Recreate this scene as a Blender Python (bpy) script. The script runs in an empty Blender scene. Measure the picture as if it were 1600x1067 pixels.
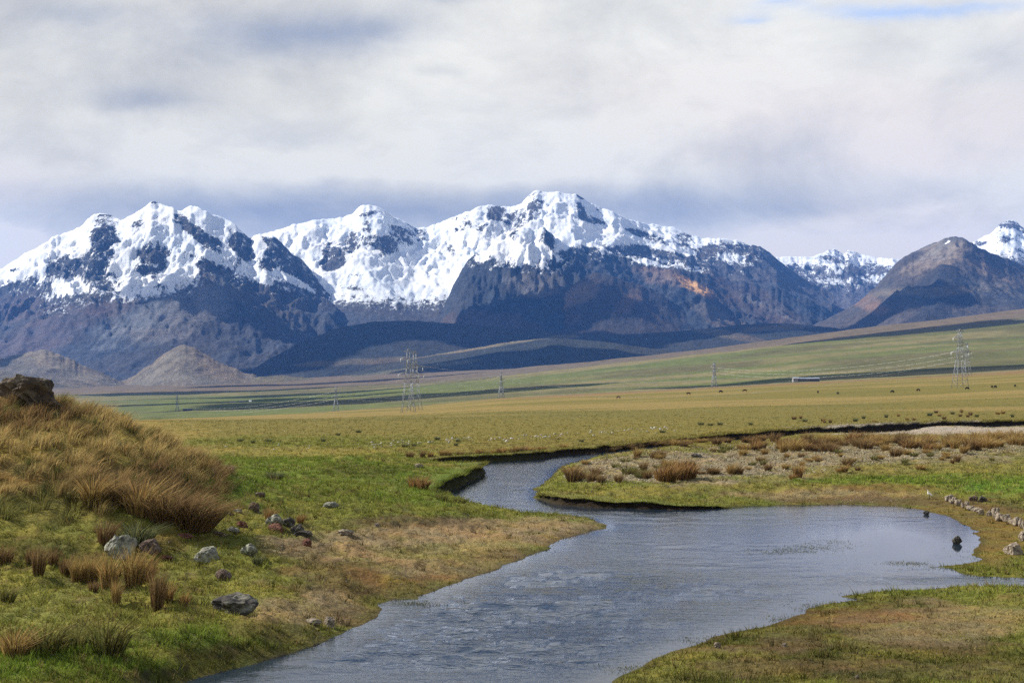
import bpy, bmesh, math, random
import numpy as np

# ---------------------------------------------------------------- camera, sky, sun, exposure
R = math.radians
SC = bpy.context.scene
COL = SC.collection
F, HZ, ZC = 2200.0, 600.0, 8.0          # focal length in photo pixels, eye-level row, eye height above the river
cam_d = bpy.data.cameras.new('camera'); cam = bpy.data.objects.new('camera', cam_d); COL.objects.link(cam)
cam.location = (0, 0, ZC); cam.rotation_euler = (R(90), 0, 0)
cam_d.sensor_width = 36.0; cam_d.lens = 36.0 * F / 1600.0
cam_d.shift_y = (HZ - 533.5) / 1600.0
cam_d.clip_start = 0.5; cam_d.clip_end = 120000
SC.camera = cam

SUN_AZ, SUN_EL = -68.0, 38.0            # degrees from the view direction (left is negative), elevation
sun_dir = np.array([math.sin(R(SUN_AZ)) * math.cos(R(SUN_EL)), math.cos(R(SUN_AZ)) * math.cos(R(SUN_EL)), math.sin(R(SUN_EL))])
sun_d = bpy.data.lights.new('sun', 'SUN'); sun = bpy.data.objects.new('sun', sun_d); COL.objects.link(sun)
sun_d.energy = 5.0; sun_d.angle = R(0.5); sun_d.color = (1.0, 0.93, 0.82)
from mathutils import Vector
sun.rotation_euler = Vector(tuple(sun_dir)).to_track_quat('Z', 'Y').to_euler()

class NT:
    """small helper for node trees"""
    def __init__(s, tree): s.t = tree; s.n = tree.nodes; s.l = tree.links
    def node(s, kind, **kw):
        n = s.n.new(kind)
        for k, v in kw.items(): setattr(n, k, v)
        return n
    def link(s, a, b): s.l.new(a, b)
    def val(s, sock, v):
        if hasattr(v, 'is_output') or isinstance(v, bpy.types.NodeSocket): s.l.new(v, sock)
        else: sock.default_value = v
    def math(s, op, a, b=None, c=None, clamp=False):
        n = s.n.new('ShaderNodeMath'); n.operation = op; n.use_clamp = clamp
        s.val(n.inputs[0], a)
        if b is not None: s.val(n.inputs[1], b)
        if c is not None: s.val(n.inputs[2], c)
        return n.outputs[0]
    def vmath(s, op, a, b=None):
        n = s.n.new('ShaderNodeVectorMath'); n.operation = op
        s.val(n.inputs[0], a)
        if b is not None: s.val(n.inputs[1], b)
        return n.outputs[0] if op not in ('LENGTH', 'DOT_PRODUCT', 'DISTANCE') else n.outputs[1]
    def mix(s, f, a, b, mode='MIX'):
        n = s.n.new('ShaderNodeMix'); n.data_type = 'RGBA'; n.blend_type = mode; n.clamp_factor = True
        s.val(n.inputs[0], f); s.val(n.inputs[6], a); s.val(n.inputs[7], b)
        return n.outputs[2]
    def noise(s, vec, scale, detail=4, rough=0.55, dist=0.0):
        n = s.n.new('ShaderNodeTexNoise'); n.inputs['Scale'].default_value = scale
        n.inputs['Detail'].default_value = detail; n.inputs['Roughness'].default_value = rough
        n.inputs['Distortion'].default_value = dist
        if vec is not None: s.l.new(vec, n.inputs['Vector'])
        return n.outputs[0]
    def ramp(s, f, lo, hi, smooth=True):
        n = s.n.new('ShaderNodeMapRange'); n.interpolation_type = 'SMOOTHSTEP' if smooth else 'LINEAR'
        s.val(n.inputs[0], f); n.inputs[1].default_value = lo; n.inputs[2].default_value = hi
        return n.outputs[0]
    def mapping(s, vec, scale=(1, 1, 1), loc=(0, 0, 0), rot=(0, 0, 0)):
        n = s.n.new('ShaderNodeMapping'); n.inputs['Scale'].default_value = scale
        n.inputs['Location'].default_value = loc; n.inputs['Rotation'].default_value = rot
        s.l.new(vec, n.inputs['Vector']); return n.outputs[0]

world = bpy.data.worlds.new('World'); SC.world = world; world.use_nodes = True
w = NT(world.node_tree); w.n.clear()
sky = w.node('ShaderNodeTexSky', sky_type='NISHITA'); sky.sun_disc = False
sky.sun_elevation = R(SUN_EL); sky.sun_rotation = R(SUN_AZ); sky.altitude = 4200; sky.ozone_density = 1.5
tc = w.node('ShaderNodeTexCoord'); D = tc.outputs['Generated']
sep = w.node('ShaderNodeSeparateXYZ'); w.link(D, sep.inputs[0])
elev = sep.outputs[2]
# a layer of broken stratocumulus: directions laid on a high curved sheet, so cloud bands thin towards the skyline
hgt = w.math('ADD', w.math('MAXIMUM', elev, 0.0), 0.16)
comb = w.node('ShaderNodeCombineXYZ')
w.link(w.math('DIVIDE', sep.outputs[0], hgt), comb.inputs[0]); w.link(w.math('DIVIDE', sep.outputs[1], hgt), comb.inputs[1])
sheet = comb.outputs[0]
n_big = w.noise(w.mapping(sheet, (1.0, 1.0, 1), (3.1, 1.7, 0)), 0.55, 5, 0.52, 0.25)
n_mid = w.noise(w.mapping(sheet, (1.0, 1.0, 1), (7.3, 4.4, 2)), 1.5, 6, 0.55, 0.3)
n_fine = w.noise(w.mapping(D, (1, 1, 2.2)), 9.0, 6, 0.6, 0.2)
def blob(px, py, rx, ry):
    """1 at a direction of the sky, fading over rx, ry (photo pixels)"""
    v = w.vmath('SUBTRACT', comb2, (( px - 800) / F, (HZ - py) / F, 0.0))
    v = w.vmath('DIVIDE', v, (rx / F, ry / F, 1.0))
    q = w.math('DIVIDE', w.vmath('DOT_PRODUCT', v, v), -1.0)
    return w.math('MULTIPLY', w.math('POWER', 2.718, q), fwd)
comb2n = w.node('ShaderNodeCombineXYZ')
yy = w.math('MAXIMUM', sep.outputs[1], 0.05)
wx = w.math('MULTIPLY', w.math('SUBTRACT', n_mid, 0.5), 0.10)
w.link(w.math('ADD', w.math('DIVIDE', sep.outputs[0], yy), wx), comb2n.inputs[0])
w.link(w.math('ADD', w.math('DIVIDE', sep.outputs[2], yy), w.math('MULTIPLY', w.math('SUBTRACT', n_fine, 0.5), 0.035)), comb2n.inputs[1])
comb2 = comb2n.outputs[0]
fwd = w.ramp(sep.outputs[1], 0.0, 0.3)
def total(items):
    t = None
    for px, py, rx, ry, k in items:
        b = w.math('MULTIPLY', blob(px, py, rx, ry), k)
        t = b if t is None else w.math('ADD', t, b)
    return t
grey = total([(480, 55, 175, 33, 0.75), (610, 40, 60, 28, 0.35), (235, 150, 90, 20, 0.55), (120, 25, 80, 20, 0.4), (455, 215, 110, 30, 0.25), (860, 135, 70, 22, 0.22),
              (690, 115, 45, 12, 0.25), (1000, 325, 330, 40, 0.62), (330, 325, 420, 42, 0.6), (1130, 365, 110, 45, 0.35), (560, 350, 300, 45, 0.35), (1560, 95, 70, 45, 0.25), (1450, 300, 90, 18, 0.22),
              (1210, 250, 160, 40, 0.15), (700, 0, 60, 14, 0.35)])
white = total([(-10, 385, 75, 38, 0.9), (1330, 370, 190, 45, 0.75), (650, 265, 500, 28, 0.30), (1000, 130, 300, 60, 0.25)])
gap = total([(1170, 28, 30, 10, 0.9), (1215, 4, 40, 10, 1.0), (1370, 12, 95, 13, 1.0), (1500, 6, 130, 12, 1.0)])
n_puff = w.noise(w.mapping(D, (1, 1, 1.7), (2.0, 5.0, 1.0)), 7.0, 9, 0.62, 0.35)
shade = w.math('ADD', w.math('MULTIPLY', w.math('SUBTRACT', n_big, 0.5), 1.1), w.math('ADD', w.math('MULTIPLY', w.math('SUBTRACT', n_fine, 0.5), 0.9), w.math('MULTIPLY', w.math('SUBTRACT', n_puff, 0.5), 2.3)))
shade = w.math('SUBTRACT', w.math('ADD', shade, w.math('ADD', 0.10, w.math('MULTIPLY', w.ramp(elev, 0.13, 0.30), 0.16))), w.math('MULTIPLY', white, 0.6), clamp=True)
soft_grey = total([(150, 70, 330, 130, .30), (1560, 130, 180, 130, .2), (60, 260, 200, 60, .08), (420, 10, 300, 60, .15)])
shade = w.math('ADD', shade, soft_grey, clamp=True)
blue = w.math('ADD', w.math('SUBTRACT', grey, white), w.math('MULTIPLY', w.math('SUBTRACT', n_puff, 0.5), w.math('MULTIPLY', grey, 1.6)), clamp=True)
warm = w.ramp(w.noise(w.mapping(sheet, (1, 1, 1), (11.0, 2.0, 5)), 0.8, 4, 0.5), 0.42, 0.68)
c_white = w.mix(warm, (0.775, 0.745, 0.63, 1), (0.80, 0.715, 0.60, 1))
c_cloud = w.mix(blue, w.mix(shade, c_white, (0.47, 0.455, 0.40, 1)), (0.28, 0.305, 0.345, 1))
over = w.ramp(elev, 0.25, 0.50)                                  # the deck breaks up overhead
open_ = w.math('MULTIPLY', w.ramp(n_mid, 0.40, 0.53), over)
open_ = w.math('MAXIMUM', open_, w.math('MULTIPLY', gap, w.math('MULTIPLY', w.ramp(n_fine, 0.25, 0.55), 0.42)), clamp=True)
bg_sky = w.node('ShaderNodeBackground'); w.link(sky.outputs[0], bg_sky.inputs[0]); bg_sky.inputs[1].default_value = 0.15
bg_cl = w.node('ShaderNodeBackground'); w.link(c_cloud, bg_cl.inputs[0]); bg_cl.inputs[1].default_value = 0.735
mx = w.node('ShaderNodeMixShader'); w.link(open_, mx.inputs[0]); w.link(bg_cl.outputs[0], mx.inputs[1]); w.link(bg_sky.outputs[0], mx.inputs[2])
wo = w.node('ShaderNodeOutputWorld'); w.link(mx.outputs[0], wo.inputs[0])

SC.view_settings.view_transform = 'Standard'; SC.view_settings.look = 'None'
SC.view_settings.exposure = 0.90; SC.view_settings.gamma = 1.0; SC.view_settings.use_curve_mapping = False
SC.render.engine = 'CYCLES'
SC.cycles.use_denoising = False
SC.cycles.max_bounces = 4; SC.cycles.volume_bounces = 0; world.cycles.sampling_method = 'MANUAL'; world.cycles.sample_map_resolution = 512; SC.cycles.transparent_max_bounces = 8
SC.cycles.sample_clamp_indirect = 4.0

# ---------------------------------------------------------------- helpers
RNG = np.random.default_rng(7)
random.seed(7)
_P = np.random.default_rng(3).permutation(4096)
_V = np.random.default_rng(4).random(4096).astype(np.float32) * 2 - 1
def vnoise(x, y, seed=0):
    xi = np.floor(x).astype(np.int64); yi = np.floor(y).astype(np.int64)
    u = x - xi; v = y - yi
    u = u * u * u * (u * (u * 6 - 15) + 10); v = v * v * v * (v * (v * 6 - 15) + 10)
    def h(a, b): return _V[_P[(_P[(a + seed * 57) & 4095] + b) & 4095]]
    return (h(xi, yi) * (1 - u) + h(xi + 1, yi) * u) * (1 - v) + (h(xi, yi + 1) * (1 - u) + h(xi + 1, yi + 1) * u) * v
def fbm(x, y, oct=4, seed=0, gain=0.5):
    t = 0; a = 1.0; s = 0
    for i in range(oct):
        t = t + a * vnoise(x * 2 ** i + 13.7 * i, y * 2 ** i - 7.1 * i, seed + i); s += a; a *= gain
    return t / s
def ridged(x, y, oct=4, seed=0, gain=0.55):
    t = 0; a = 1.0; s = 0
    for i in range(oct):
        t = t + a * (1 - 2 * np.abs(vnoise(x * 2 ** i + 5.3 * i, y * 2 ** i + 9.1 * i, seed + i))); s += a; a *= gain
    return t / s
def sstep(a, b, x):
    t = np.clip((x - a) / (b - a), 0, 1); return t * t * (3 - 2 * t)
def tagit(o, label=None, cat=None, group=None, kind=None):
    if label: o['label'] = label
    if cat: o['category'] = cat
    if group: o['group'] = group
    if kind: o['kind'] = kind
    return o
def mesh_np(name, V, Fc, mat=None, smooth=True, attrs=None, parent=None):
    """mesh object from numpy arrays; Fc is (n,3) or (n,4)"""
    me = bpy.data.meshes.new(name)
    V = np.asarray(V, np.float32); Fc = np.asarray(Fc, np.int32); k = Fc.shape[1]
    me.vertices.add(len(V)); me.vertices.foreach_set('co', V.ravel())
    me.loops.add(Fc.size); me.loops.foreach_set('vertex_index', Fc.ravel())
    me.polygons.add(len(Fc)); me.polygons.foreach_set('loop_start', np.arange(0, Fc.size, k, dtype=np.int32))
    if smooth: me.polygons.foreach_set('use_smooth', np.ones(len(Fc), bool))
    me.update(calc_edges=True)
    for an, arr in (attrs or {}).items():
        arr = np.asarray(arr, np.float32)
        if arr.ndim == 2:
            a = me.attributes.new(an, 'FLOAT_COLOR', 'POINT')
            if arr.shape[1] == 3: arr = np.concatenate([arr, np.ones((len(arr), 1), np.float32)], 1)
            a.data.foreach_set('color', arr.ravel())
        else:
            a = me.attributes.new(an, 'FLOAT', 'POINT'); a.data.foreach_set('value', arr.ravel())
    if mat: me.materials.append(mat)
    o = bpy.data.objects.new(name, me); COL.objects.link(o)
    if parent: o.parent = parent
    return o
def grid_faces(nr, nc):
    i = np.arange(nr * nc).reshape(nr, nc)
    return np.stack([i[:-1, :-1], i[:-1, 1:], i[1:, 1:], i[1:, :-1]], -1).reshape(-1, 4)
def material(name):
    m = bpy.data.materials.new(name); m.use_nodes = True
    t = NT(m.node_tree); t.n.clear()
    out = t.node('ShaderNodeOutputMaterial'); b = t.node('ShaderNodeBsdfPrincipled')
    t.link(b.outputs[0], out.inputs[0]); b.inputs['Roughness'].default_value = 0.9
    b.inputs['Specular IOR Level'].default_value = 0.15
    return m, t, b
def attr(t, name, out='Color'):
    n = t.node('ShaderNodeAttribute'); n.attribute_name = name; return n.outputs[out]
def bump(t, b, h, strength, dist):
    n = t.node('ShaderNodeBump'); n.inputs['Strength'].default_value = strength; n.inputs['Distance'].default_value = dist
    t.link(h, n.inputs['Height']); t.link(n.outputs[0], b.inputs['Normal']); return n
def objco(t):
    return t.node('ShaderNodeTexCoord').outputs['Object']
def W(px, py, z=0.0):
    """photo pixel at height z -> ground plan point"""
    Y = (ZC - z) * F / (py - HZ); return ((px - 800) / F * Y, Y)

# ---------------------------------------------------------------- the river's outline and the near ground
river_px = [(120, 1330), (200, 1120), (280, 1072), (330, 1053), (400, 1036), (455, 1020), (510, 1001), (545, 985), (588, 966), (600, 951), (590, 944), (612, 938), (650, 936), (668, 927),
            (700, 915), (760, 895), (800, 880), (845, 863), (868, 846), (905, 836), (940, 826), (948, 821), (930, 813), (900, 808), (850, 806), (800, 801), (765, 795), (738, 786), (705, 781), (668, 780),
            (672, 776), (690, 768), (715, 759), (738, 748), (753, 741), (752, 735), (735, 730), (700, 727), (676, 724.5), (700, 722.5), (760, 721), (840, 717.0), (855, 713.0), (940, 705.5), (1010, 697), (1100, 689), (1200, 681.0), (1300, 676.5), (1450, 669), (1600, 663.0), (1800, 657.0), (1800, 659.5),
            (1600, 665.5), (1450, 672.0), (1300, 680), (1200, 685.5), (1100, 694), (1020, 704), (960, 714), (905, 722), (880, 731), (862, 742), (848, 756), (838, 763), (843, 770), (832, 777), (850, 780), (868, 786), (920, 791), (1000, 794),
            (1075, 796), (1150, 792), (1230, 789), (1320, 788), (1400, 790), (1440, 797), (1475, 806), (1500, 815), (1522, 830), (1533, 850), (1517, 866), (1535, 876), (1500, 882), (1462, 885), (1480, 889), (1500, 896), (1530, 901), (1600, 903), (1800, 906), (1800, 922),
            (1600, 917), (1520, 915), (1450, 920), (1380, 922), (1312, 932), (1345, 937), (1285, 944), (1258, 950), (1262, 958), (1228, 968), (1190, 980), (1130, 991), (1090, 1006), (1050, 1017), (1010, 1036), (970, 1052), (950, 1072), (900, 1120), (830, 1330)]
RIV = np.array([W(*p) for p in river_px])
def jitter_poly(P, step=0.6, amp=0.16):
    out = []
    for a, b in zip(P, np.roll(P, -1, 0)):
        L = np.hypot(*(b - a)); n = max(1, int(L / max(step, 0.012 * a[1])))
        for k in range(n): out.append(a + (b - a) * k / n)
    out = np.array(out)
    s = amp * np.clip(out[:, 1] / 60, 0.6, 1.6)
    out[:, 0] += s * fbm(out[:, 0] * 0.9, out[:, 1] * 0.9, 3, 21) * 2; out[:, 1] += s * fbm(out[:, 0] * 0.9, out[:, 1] * 0.9, 3, 25) * 2
    return out
def sdist(x, y, P):
    """signed distance to a polygon, positive outside"""
    shp = x.shape; x = x.ravel().astype(np.float32); y = y.ravel().astype(np.float32)
    d2 = np.full(x.shape, 1e12, np.float32); inside = np.zeros(x.shape, bool)
    P = P.astype(np.float32)
    for (ax, ay), (bx, by) in zip(P, np.roll(P, -1, 0)):
        ex, ey = bx - ax, by - ay; wx_, wy_ = x - ax, y - ay
        t = np.clip((wx_ * ex + wy_ * ey) / (ex * ex + ey * ey + 1e-9), 0, 1)
        d2 = np.minimum(d2, (wx_ - ex * t) ** 2 + (wy_ - ey * t) ** 2)
        if ay != by:
            c = ((ay > y) != (by > y)) & (x < (bx - ax) * (y - ay) / (by - ay) + ax); inside ^= c
    d = np.sqrt(d2); d[inside] *= -1
    return d.reshape(shp)

# bank height and width, read along the shore (photo pixel, height, width)
BANKS = [(300, 1065, .40, 1.0), (455, 1020, .34, 1.2), (600, 960, .16, 2.2), (640, 930, .12, 2.5), (760, 890, .18, 1.6), (860, 850, .22, 1.3), (945, 821, .26, .9), (860, 806, .28, 1.6), (760, 795, .32, 1.6),
         (680, 779, .55, .8), (700, 765, .75, .6), (740, 747, .7, .6), (752, 738, .6, .6), (700, 727, .45, 1.2), (720, 719, .6, .8), (800, 718, .7, .7), (860, 710, .55, .6), (1000, 696, .55, .5), (1200, 679, .75, .5), (1400, 669, .95, .5), (1600, 661, .75, .5), (1800, 655, .7, .5),
         (1600, 670, .3, 6), (1400, 679, .35, 6), (1200, 690, .5, 5), (1050, 706, .6, 4), (940, 722, .55, 3), (870, 745, .5, 2.0), (845, 765, .35, 1.6), (855, 781, .5, .6), (900, 788, .5, .3), (1000, 790, .44, .4), (1065, 793, .24, .8), (1120, 791, .22, 1.5), (1250, 786, .16, 3.2), (1400, 787, .12, 4),
         (1500, 808, .10, 4), (1540, 850, .08, 5), (1500, 884, .05, 3), (1560, 897, .07, 2), (1600, 925, .2, 2), (1400, 930, .1, 2.5), (1300, 945, .07, 3), (1200, 985, .10, 2.5), (1080, 1015, .14, 1.5), (970, 1062, .12, 1.8)]
BK = np.array([W(a, b) + (h, wd) for a, b, h, wd in BANKS])
PLAIN_PX = np.array([-700, -200, 100, 250, 500, 640, 783, 1000, 1116, 1300, 1500, 1600, 1800, 2300.])
PLAIN_PY = np.array([676, 666, 659, 655, 644, 634, 620, 610, 603, 594, 584, 577, 568, 550.])
MOUND_X = np.array([-90, -60, -35, -27, -23, -20.5, -18.8, -17.2, -15.8, -13.5, -10.5, -6.])
MOUND_Z = np.array([5.5, 5.6, 5.3, 4.9, 4.65, 3.9, 3.0, 2.15, 1.45, .7, .2, 0.])
def bank_params(x, y):
    num_h = np.zeros(x.shape); num_w = np.zeros(x.shape); den = np.zeros(x.shape)
    for bx, by, h, wd in BK:
        s = 0.02 * by
        wgt = 1.0 / (((x - bx) ** 2 + ((y - by) * 0.8) ** 2) + s) ** 2
        num_h += wgt * h; num_w += wgt * wd; den += wgt
    return num_h / den, num_w / den
def ground_z(x, y, d):
    px = 800 + F * x / np.maximum(y, 1)
    bh, bw = bank_params(x, y)
    bw = np.maximum(bw, 0.013 * y)
    lump = fbm(x * 0.55, y * 0.55, 4, 31)
    dd = d + 0.22 * bw * fbm(x * 1.3, y * 1.3, 3, 35) * sstep(.5, .9, bw / (bh + .3))
    z = bh * sstep(-0.05, 1.0, dd / bw) ** 0.8
    z = z + np.where(d < 0, np.maximum(-0.9, d * 0.35) - 0.12 * sstep(0, .4, -d), 0)
    land = sstep(0.1, 2.5, d)
    # broad relief
    left = sstep(4, -10, x) * sstep(140, 105, y)
    z = z + land * left * (0.35 + 0.055 * np.clip(d, 0, 22) + 0.010 * np.clip(d - 10, 0, 40))
    am = np.interp(x + 0.9 * fbm(x * 0.2, y * 0.2, 3, 41) + 0.14 * (y - 74) * (y < 74), MOUND_X, MOUND_Z)
    front = sstep(49, 73, y + 2.0 * fbm(x * 0.15, y * 0.15, 2, 44)); back = np.exp(-(np.maximum(y - 75, 0) / 9) ** 2)
    z = z + am * front * back
    z = z + land * 0.8 * np.exp(-((px - 560) / 75) ** 2 - ((y - 128) / 9) ** 2)          # grassy hump by the bend
    bar = sstep(850, 930, px) * sstep(88, 100, y) * sstep(190, 160, y) * sstep(0.5, 8, d)
    z = z + bar * 0.55
    z = z + land * sstep(.02, .45, z) * (0.24 * lump + 0.15 * fbm(x * 1.7, y * 1.7, 4, 51)) * sstep(260, 120, y)
    z = z + land * sstep(.02, .45, z) * 0.12 * ridged(x * 0.9, y * 0.9, 3, 55) * sstep(3, 8, d) * sstep(160, 80, y)
    # the plain: from the cut bank to its far brow, tilted up to the right
    ez = ZC + (HZ - np.interp(px, PLAIN_PX, PLAIN_PY)) / F * 1500.0
    t = np.clip((y - 285) / 1215.0, 0, None)
    pl = (ez - 1.6) * np.minimum(t, 1.0) + 0.35 * fbm(x * 0.03, y * 0.03, 4, 61) * sstep(0, .05, t) + 1.6 * fbm(x * 0.006, y * 0.006, 3, 63) * sstep(0.05, .3, t) * sstep(1.0, 0.7, t)
    z = z + pl * land
    z = z - 60 * sstep(1500, 1950, y)
    return z
pxs = np.concatenate([np.arange(-900, -80, 14), np.arange(-80, 1680, 2.6), np.arange(1680, 2500, 14)])
ys = np.concatenate([np.arange(13, 31, 0.9), np.exp(np.arange(math.log(31), math.log(265), 0.0054)), np.exp(np.arange(math.log(266), math.log(1950), 0.022))])
GX = (pxs[None, :] - 800) / F * ys[:, None]; GY = np.repeat(ys[:, None], len(pxs), 1)
RJ = jitter_poly(RIV)
GD = np.full(GX.shape, 60.0, np.float32)
near = ys < 330
GD[near] = sdist(GX[near], GY[near], RJ)
GZ = ground_z(GX, GY, GD)
GPY = HZ + (ZC - GZ) / GY * F
def hit(px, py):
    """first ground point seen at a photo pixel"""
    c = np.clip(np.searchsorted(pxs, px) - 1, 0, len(pxs) - 2); t = (px - pxs[c]) / (pxs[c + 1] - pxs[c])
    col = GPY[:, c] * (1 - t) + GPY[:, c + 1] * t; zc = GZ[:, c] * (1 - t) + GZ[:, c + 1] * t
    k = np.argmax((col <= py) & (ys > 20)); k = max(k, 1)
    a, b = col[k - 1], col[k]; s = 0 if a == b else np.clip((a - py) / (a - b), 0, 1)
    Y = ys[k - 1] + (ys[k] - ys[k - 1]) * s; z = zc[k - 1] + (zc[k] - zc[k - 1]) * s
    return np.array([(px - 800) / F * Y, Y, z])
def gsample(arr, x, y):
    """bilinear lookup of a ground grid at plan points"""
    px = 800 + F * x / y
    c = np.clip(np.searchsorted(pxs, px) - 1, 0, len(pxs) - 2); r = np.clip(np.searchsorted(ys, y) - 1, 0, len(ys) - 2)
    t = np.clip((px - pxs[c]) / (pxs[c + 1] - pxs[c]), 0, 1); s = np.clip((y - ys[r]) / (ys[r + 1] - ys[r]), 0, 1)
    if arr.ndim == 3: t = t[:, None]; s = s[:, None]
    return (arr[r, c] * (1 - t) + arr[r, c + 1] * t) * (1 - s) + (arr[r + 1, c] * (1 - t) + arr[r + 1, c + 1] * t) * s

# ground colours: what grows or lies where (photo pixel, radii, colour, strength)
LUSH = (.092, .138, .019); OLIVE = (.150, .140, .035); GOLD = (.23, .175, .05); TAN = (.20, .15, .085); BROWN = (.085, .058, .032); MOSS = (.047, .049, .012); DARK = (.045, .042, .018)
GRAVEL = (.20, .172, .112); STRAW = (.26, .20, .085); RUST = (.13, .062, .025); GREEN2 = (.118, .134, .027); EARTH = (.06, .045, .03)
BLOBS = [  # left bank
    (200, 900, 400, 160, OLIVE, .5), (450, 740, 260, 45, LUSH, .75), (300, 770, 120, 35, LUSH, .8), (120, 1040, 200, 40, LUSH, .85), (520, 770, 120, 22, GREEN2, .7), (430, 860, 70, 30, GREEN2, .7),
    (60, 860, 110, 25, MOSS, .6), (330, 1000, 160, 25, LUSH, .7), (250, 850, 60, 18, RUST, .35), (350, 800, 40, 12, RUST, .25),
    (620, 850, 190, 34, TAN, .9), (800, 825, 130, 16, TAN, .85), (520, 905, 80, 40, BROWN, .7), (480, 950, 90, 26, TAN, .75), (610, 895, 70, 22, RUST, .45), (640, 815, 120, 10, BROWN, .75), (560, 800, 60, 8, GREEN2, .6),
    (700, 860, 90, 14, GREEN2, .4), (430, 985, 70, 16, BROWN, .5), (780, 850, 90, 14, STRAW, .4), (380, 1020, 110, 14, MOSS, .8), (200, 1062, 120, 14, MOSS, .5),
    (560, 735, 70, 10, MOSS, .5), (650, 775, 70, 14, LUSH, .6), (470, 690, 260, 10, GREEN2, .7), (420, 706, 200, 8, GOLD, .5),
    (720, 893, 130, 20, TAN, .7), (640, 925, 90, 14, BROWN, .6), (870, 838, 90, 14, TAN, .8), (560, 962, 60, 16, BROWN, .6), (800, 868, 80, 10, BROWN, .5), (690, 905, 60, 8, RUST, .5), (470, 1000, 60, 10, BROWN, .5),
    # mound
    (60, 690, 240, 60, GOLD, .75), (130, 760, 170, 45, (.15, .095, .035), .8), (60, 790, 110, 30, OLIVE, .8),
    # bar on the right
    (1080, 735, 180, 28, GRAVEL, .95), (1300, 715, 260, 20, GRAVEL, .9), (1230, 735, 120, 18, GRAVEL, .9), (960, 730, 60, 14, GRAVEL, .7), (1500, 697, 200, 10, GRAVEL, .7), (1500, 672, 250, 7, (.30, .27, .23), .9),
    (1180, 764, 250, 11, OLIVE, .8), (1450, 735, 200, 16, OLIVE, .8), (1500, 748, 160, 8, LUSH, .9), (1330, 752, 120, 5, LUSH, .6), (1560, 762, 80, 9, (.09, .16, .02), .9), (950, 772, 120, 7, OLIVE, .7), (1180, 747, 70, 5, GREEN2, .7),
    (1300, 772, 160, 9, TAN, .7), (1380, 782, 160, 8, BROWN, .75), (1500, 800, 90, 22, (.12, .085, .028), .8), (1560, 840, 60, 40, (.12, .085, .026), .9), (1400, 762, 80, 6, RUST, .5), (1560, 790, 60, 12, BROWN, .5),
    # lower right
    (1300, 1010, 400, 80, MOSS, .85), (1500, 970, 170, 36, TAN, .6), (1330, 965, 120, 20, RUST, .5), (1100, 1040, 160, 30, OLIVE, .5), (1500, 924, 120, 8, GREEN2, .8), (1250, 1000, 60, 14, BROWN, .6), (1250, 985, 60, 8, OLIVE, .6), (1560, 1050, 110, 20, BROWN, .4), (1050, 1015, 70, 10, OLIVE, .6), (1480, 888, 130, 8, GREEN2, .8), (1180, 1015, 110, 8, BROWN, .7), (1250, 1040, 220, 14, BROWN, .55), (1450, 1010, 160, 14, BROWN, .5), (1400, 1055, 150, 12, DARK, .5), (1120, 1060, 90, 10, DARK, .5), (1300, 985, 90, 8, DARK, .5)]
PXG = np.repeat(pxs[None, :], len(ys), 0)
wob = fbm(GX * 0.25, GY * 0.25, 4, 71); wob2 = fbm(GX * 0.6, GY * 0.6, 4, 75)
GC = np.empty(GX.shape + (3,), np.float32); GC[:] = GREEN2
m = (sstep(95, 170, GY + 25 * wob) * .8)[..., None]; GC = GC * (1 - m) + np.array((.150, .126, .036)) * m
far = sstep(170, 380, GY)
streak = fbm(GX * 0.004, GY * 0.02, 4, 81); st2 = fbm(GX * 0.012, GY * 0.05, 4, 85)
pg = np.where((streak > 0.06)[..., None], np.array((.21, .165, .05)), np.array((.165, .145, .042)))
m = sstep(-.15, .25, streak)[..., None]; pg = np.array((.128, .116, .034)) * (1 - m) + np.array((.185, .148, .054)) * m
m2 = (sstep(.1, .45, st2) * 0.6)[..., None]; pg = pg * (1 - m2) + np.array((.10, .10, .03)) * m2
m3 = (sstep(1000, 1400, GY + 260 * fbm(GX * 0.004, GY * 0.002, 3, 88)) * 0.75 * sstep(640, 900, PXG))[..., None]; pg = pg * (1 - m3) + np.array((.165, .10, .058)) * m3
GC = GC * (1 - far[..., None]) + pg * far[..., None]
for px, py, rx, ry, c, k in BLOBS:
    e = ((PXG - px) / rx + 0.55 * wob) ** 2 + ((GPY - py) / ry + 0.55 * wob2) ** 2
    m = (k * sstep(1.35, 0.45, e) * (GY < 330))[..., None]
    GC = GC * (1 - m) + np.array(c) * m
patch = (sstep(.12, .5, fbm(GX * 0.8, GY * 0.8, 4, 91)) * 0.45 * (GY < 200))[..., None]; GC = GC * (1 - patch) + np.array(OLIVE) * patch
patch = (sstep(.2, .55, fbm(GX * 1.1 + 40, GY * 1.1, 4, 95)) * 0.5 * (GY < 200))[..., None]; GC = GC * (1 - patch) + np.array(BROWN) * patch
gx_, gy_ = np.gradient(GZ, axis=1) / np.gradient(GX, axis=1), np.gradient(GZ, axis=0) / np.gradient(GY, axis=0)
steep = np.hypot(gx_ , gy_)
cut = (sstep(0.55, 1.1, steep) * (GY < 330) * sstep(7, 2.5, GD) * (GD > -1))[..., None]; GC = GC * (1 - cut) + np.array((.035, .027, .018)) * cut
wet = (sstep(0.55, 0.0, GD) * (GY < 330) * 0.6)[..., None]; GC = GC * (1 - wet) + np.array((.040, .036, .016)) * wet
bed = (GD < 0)[..., None]; GC = np.where(bed, np.array((.05, .045, .032)), GC)
pale = np.zeros(GY.shape)
GRASSY = np.clip((GC[..., 1] / (GC[..., 0] + 1e-4) - 0.72) / 0.5, 0, 1)

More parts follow.
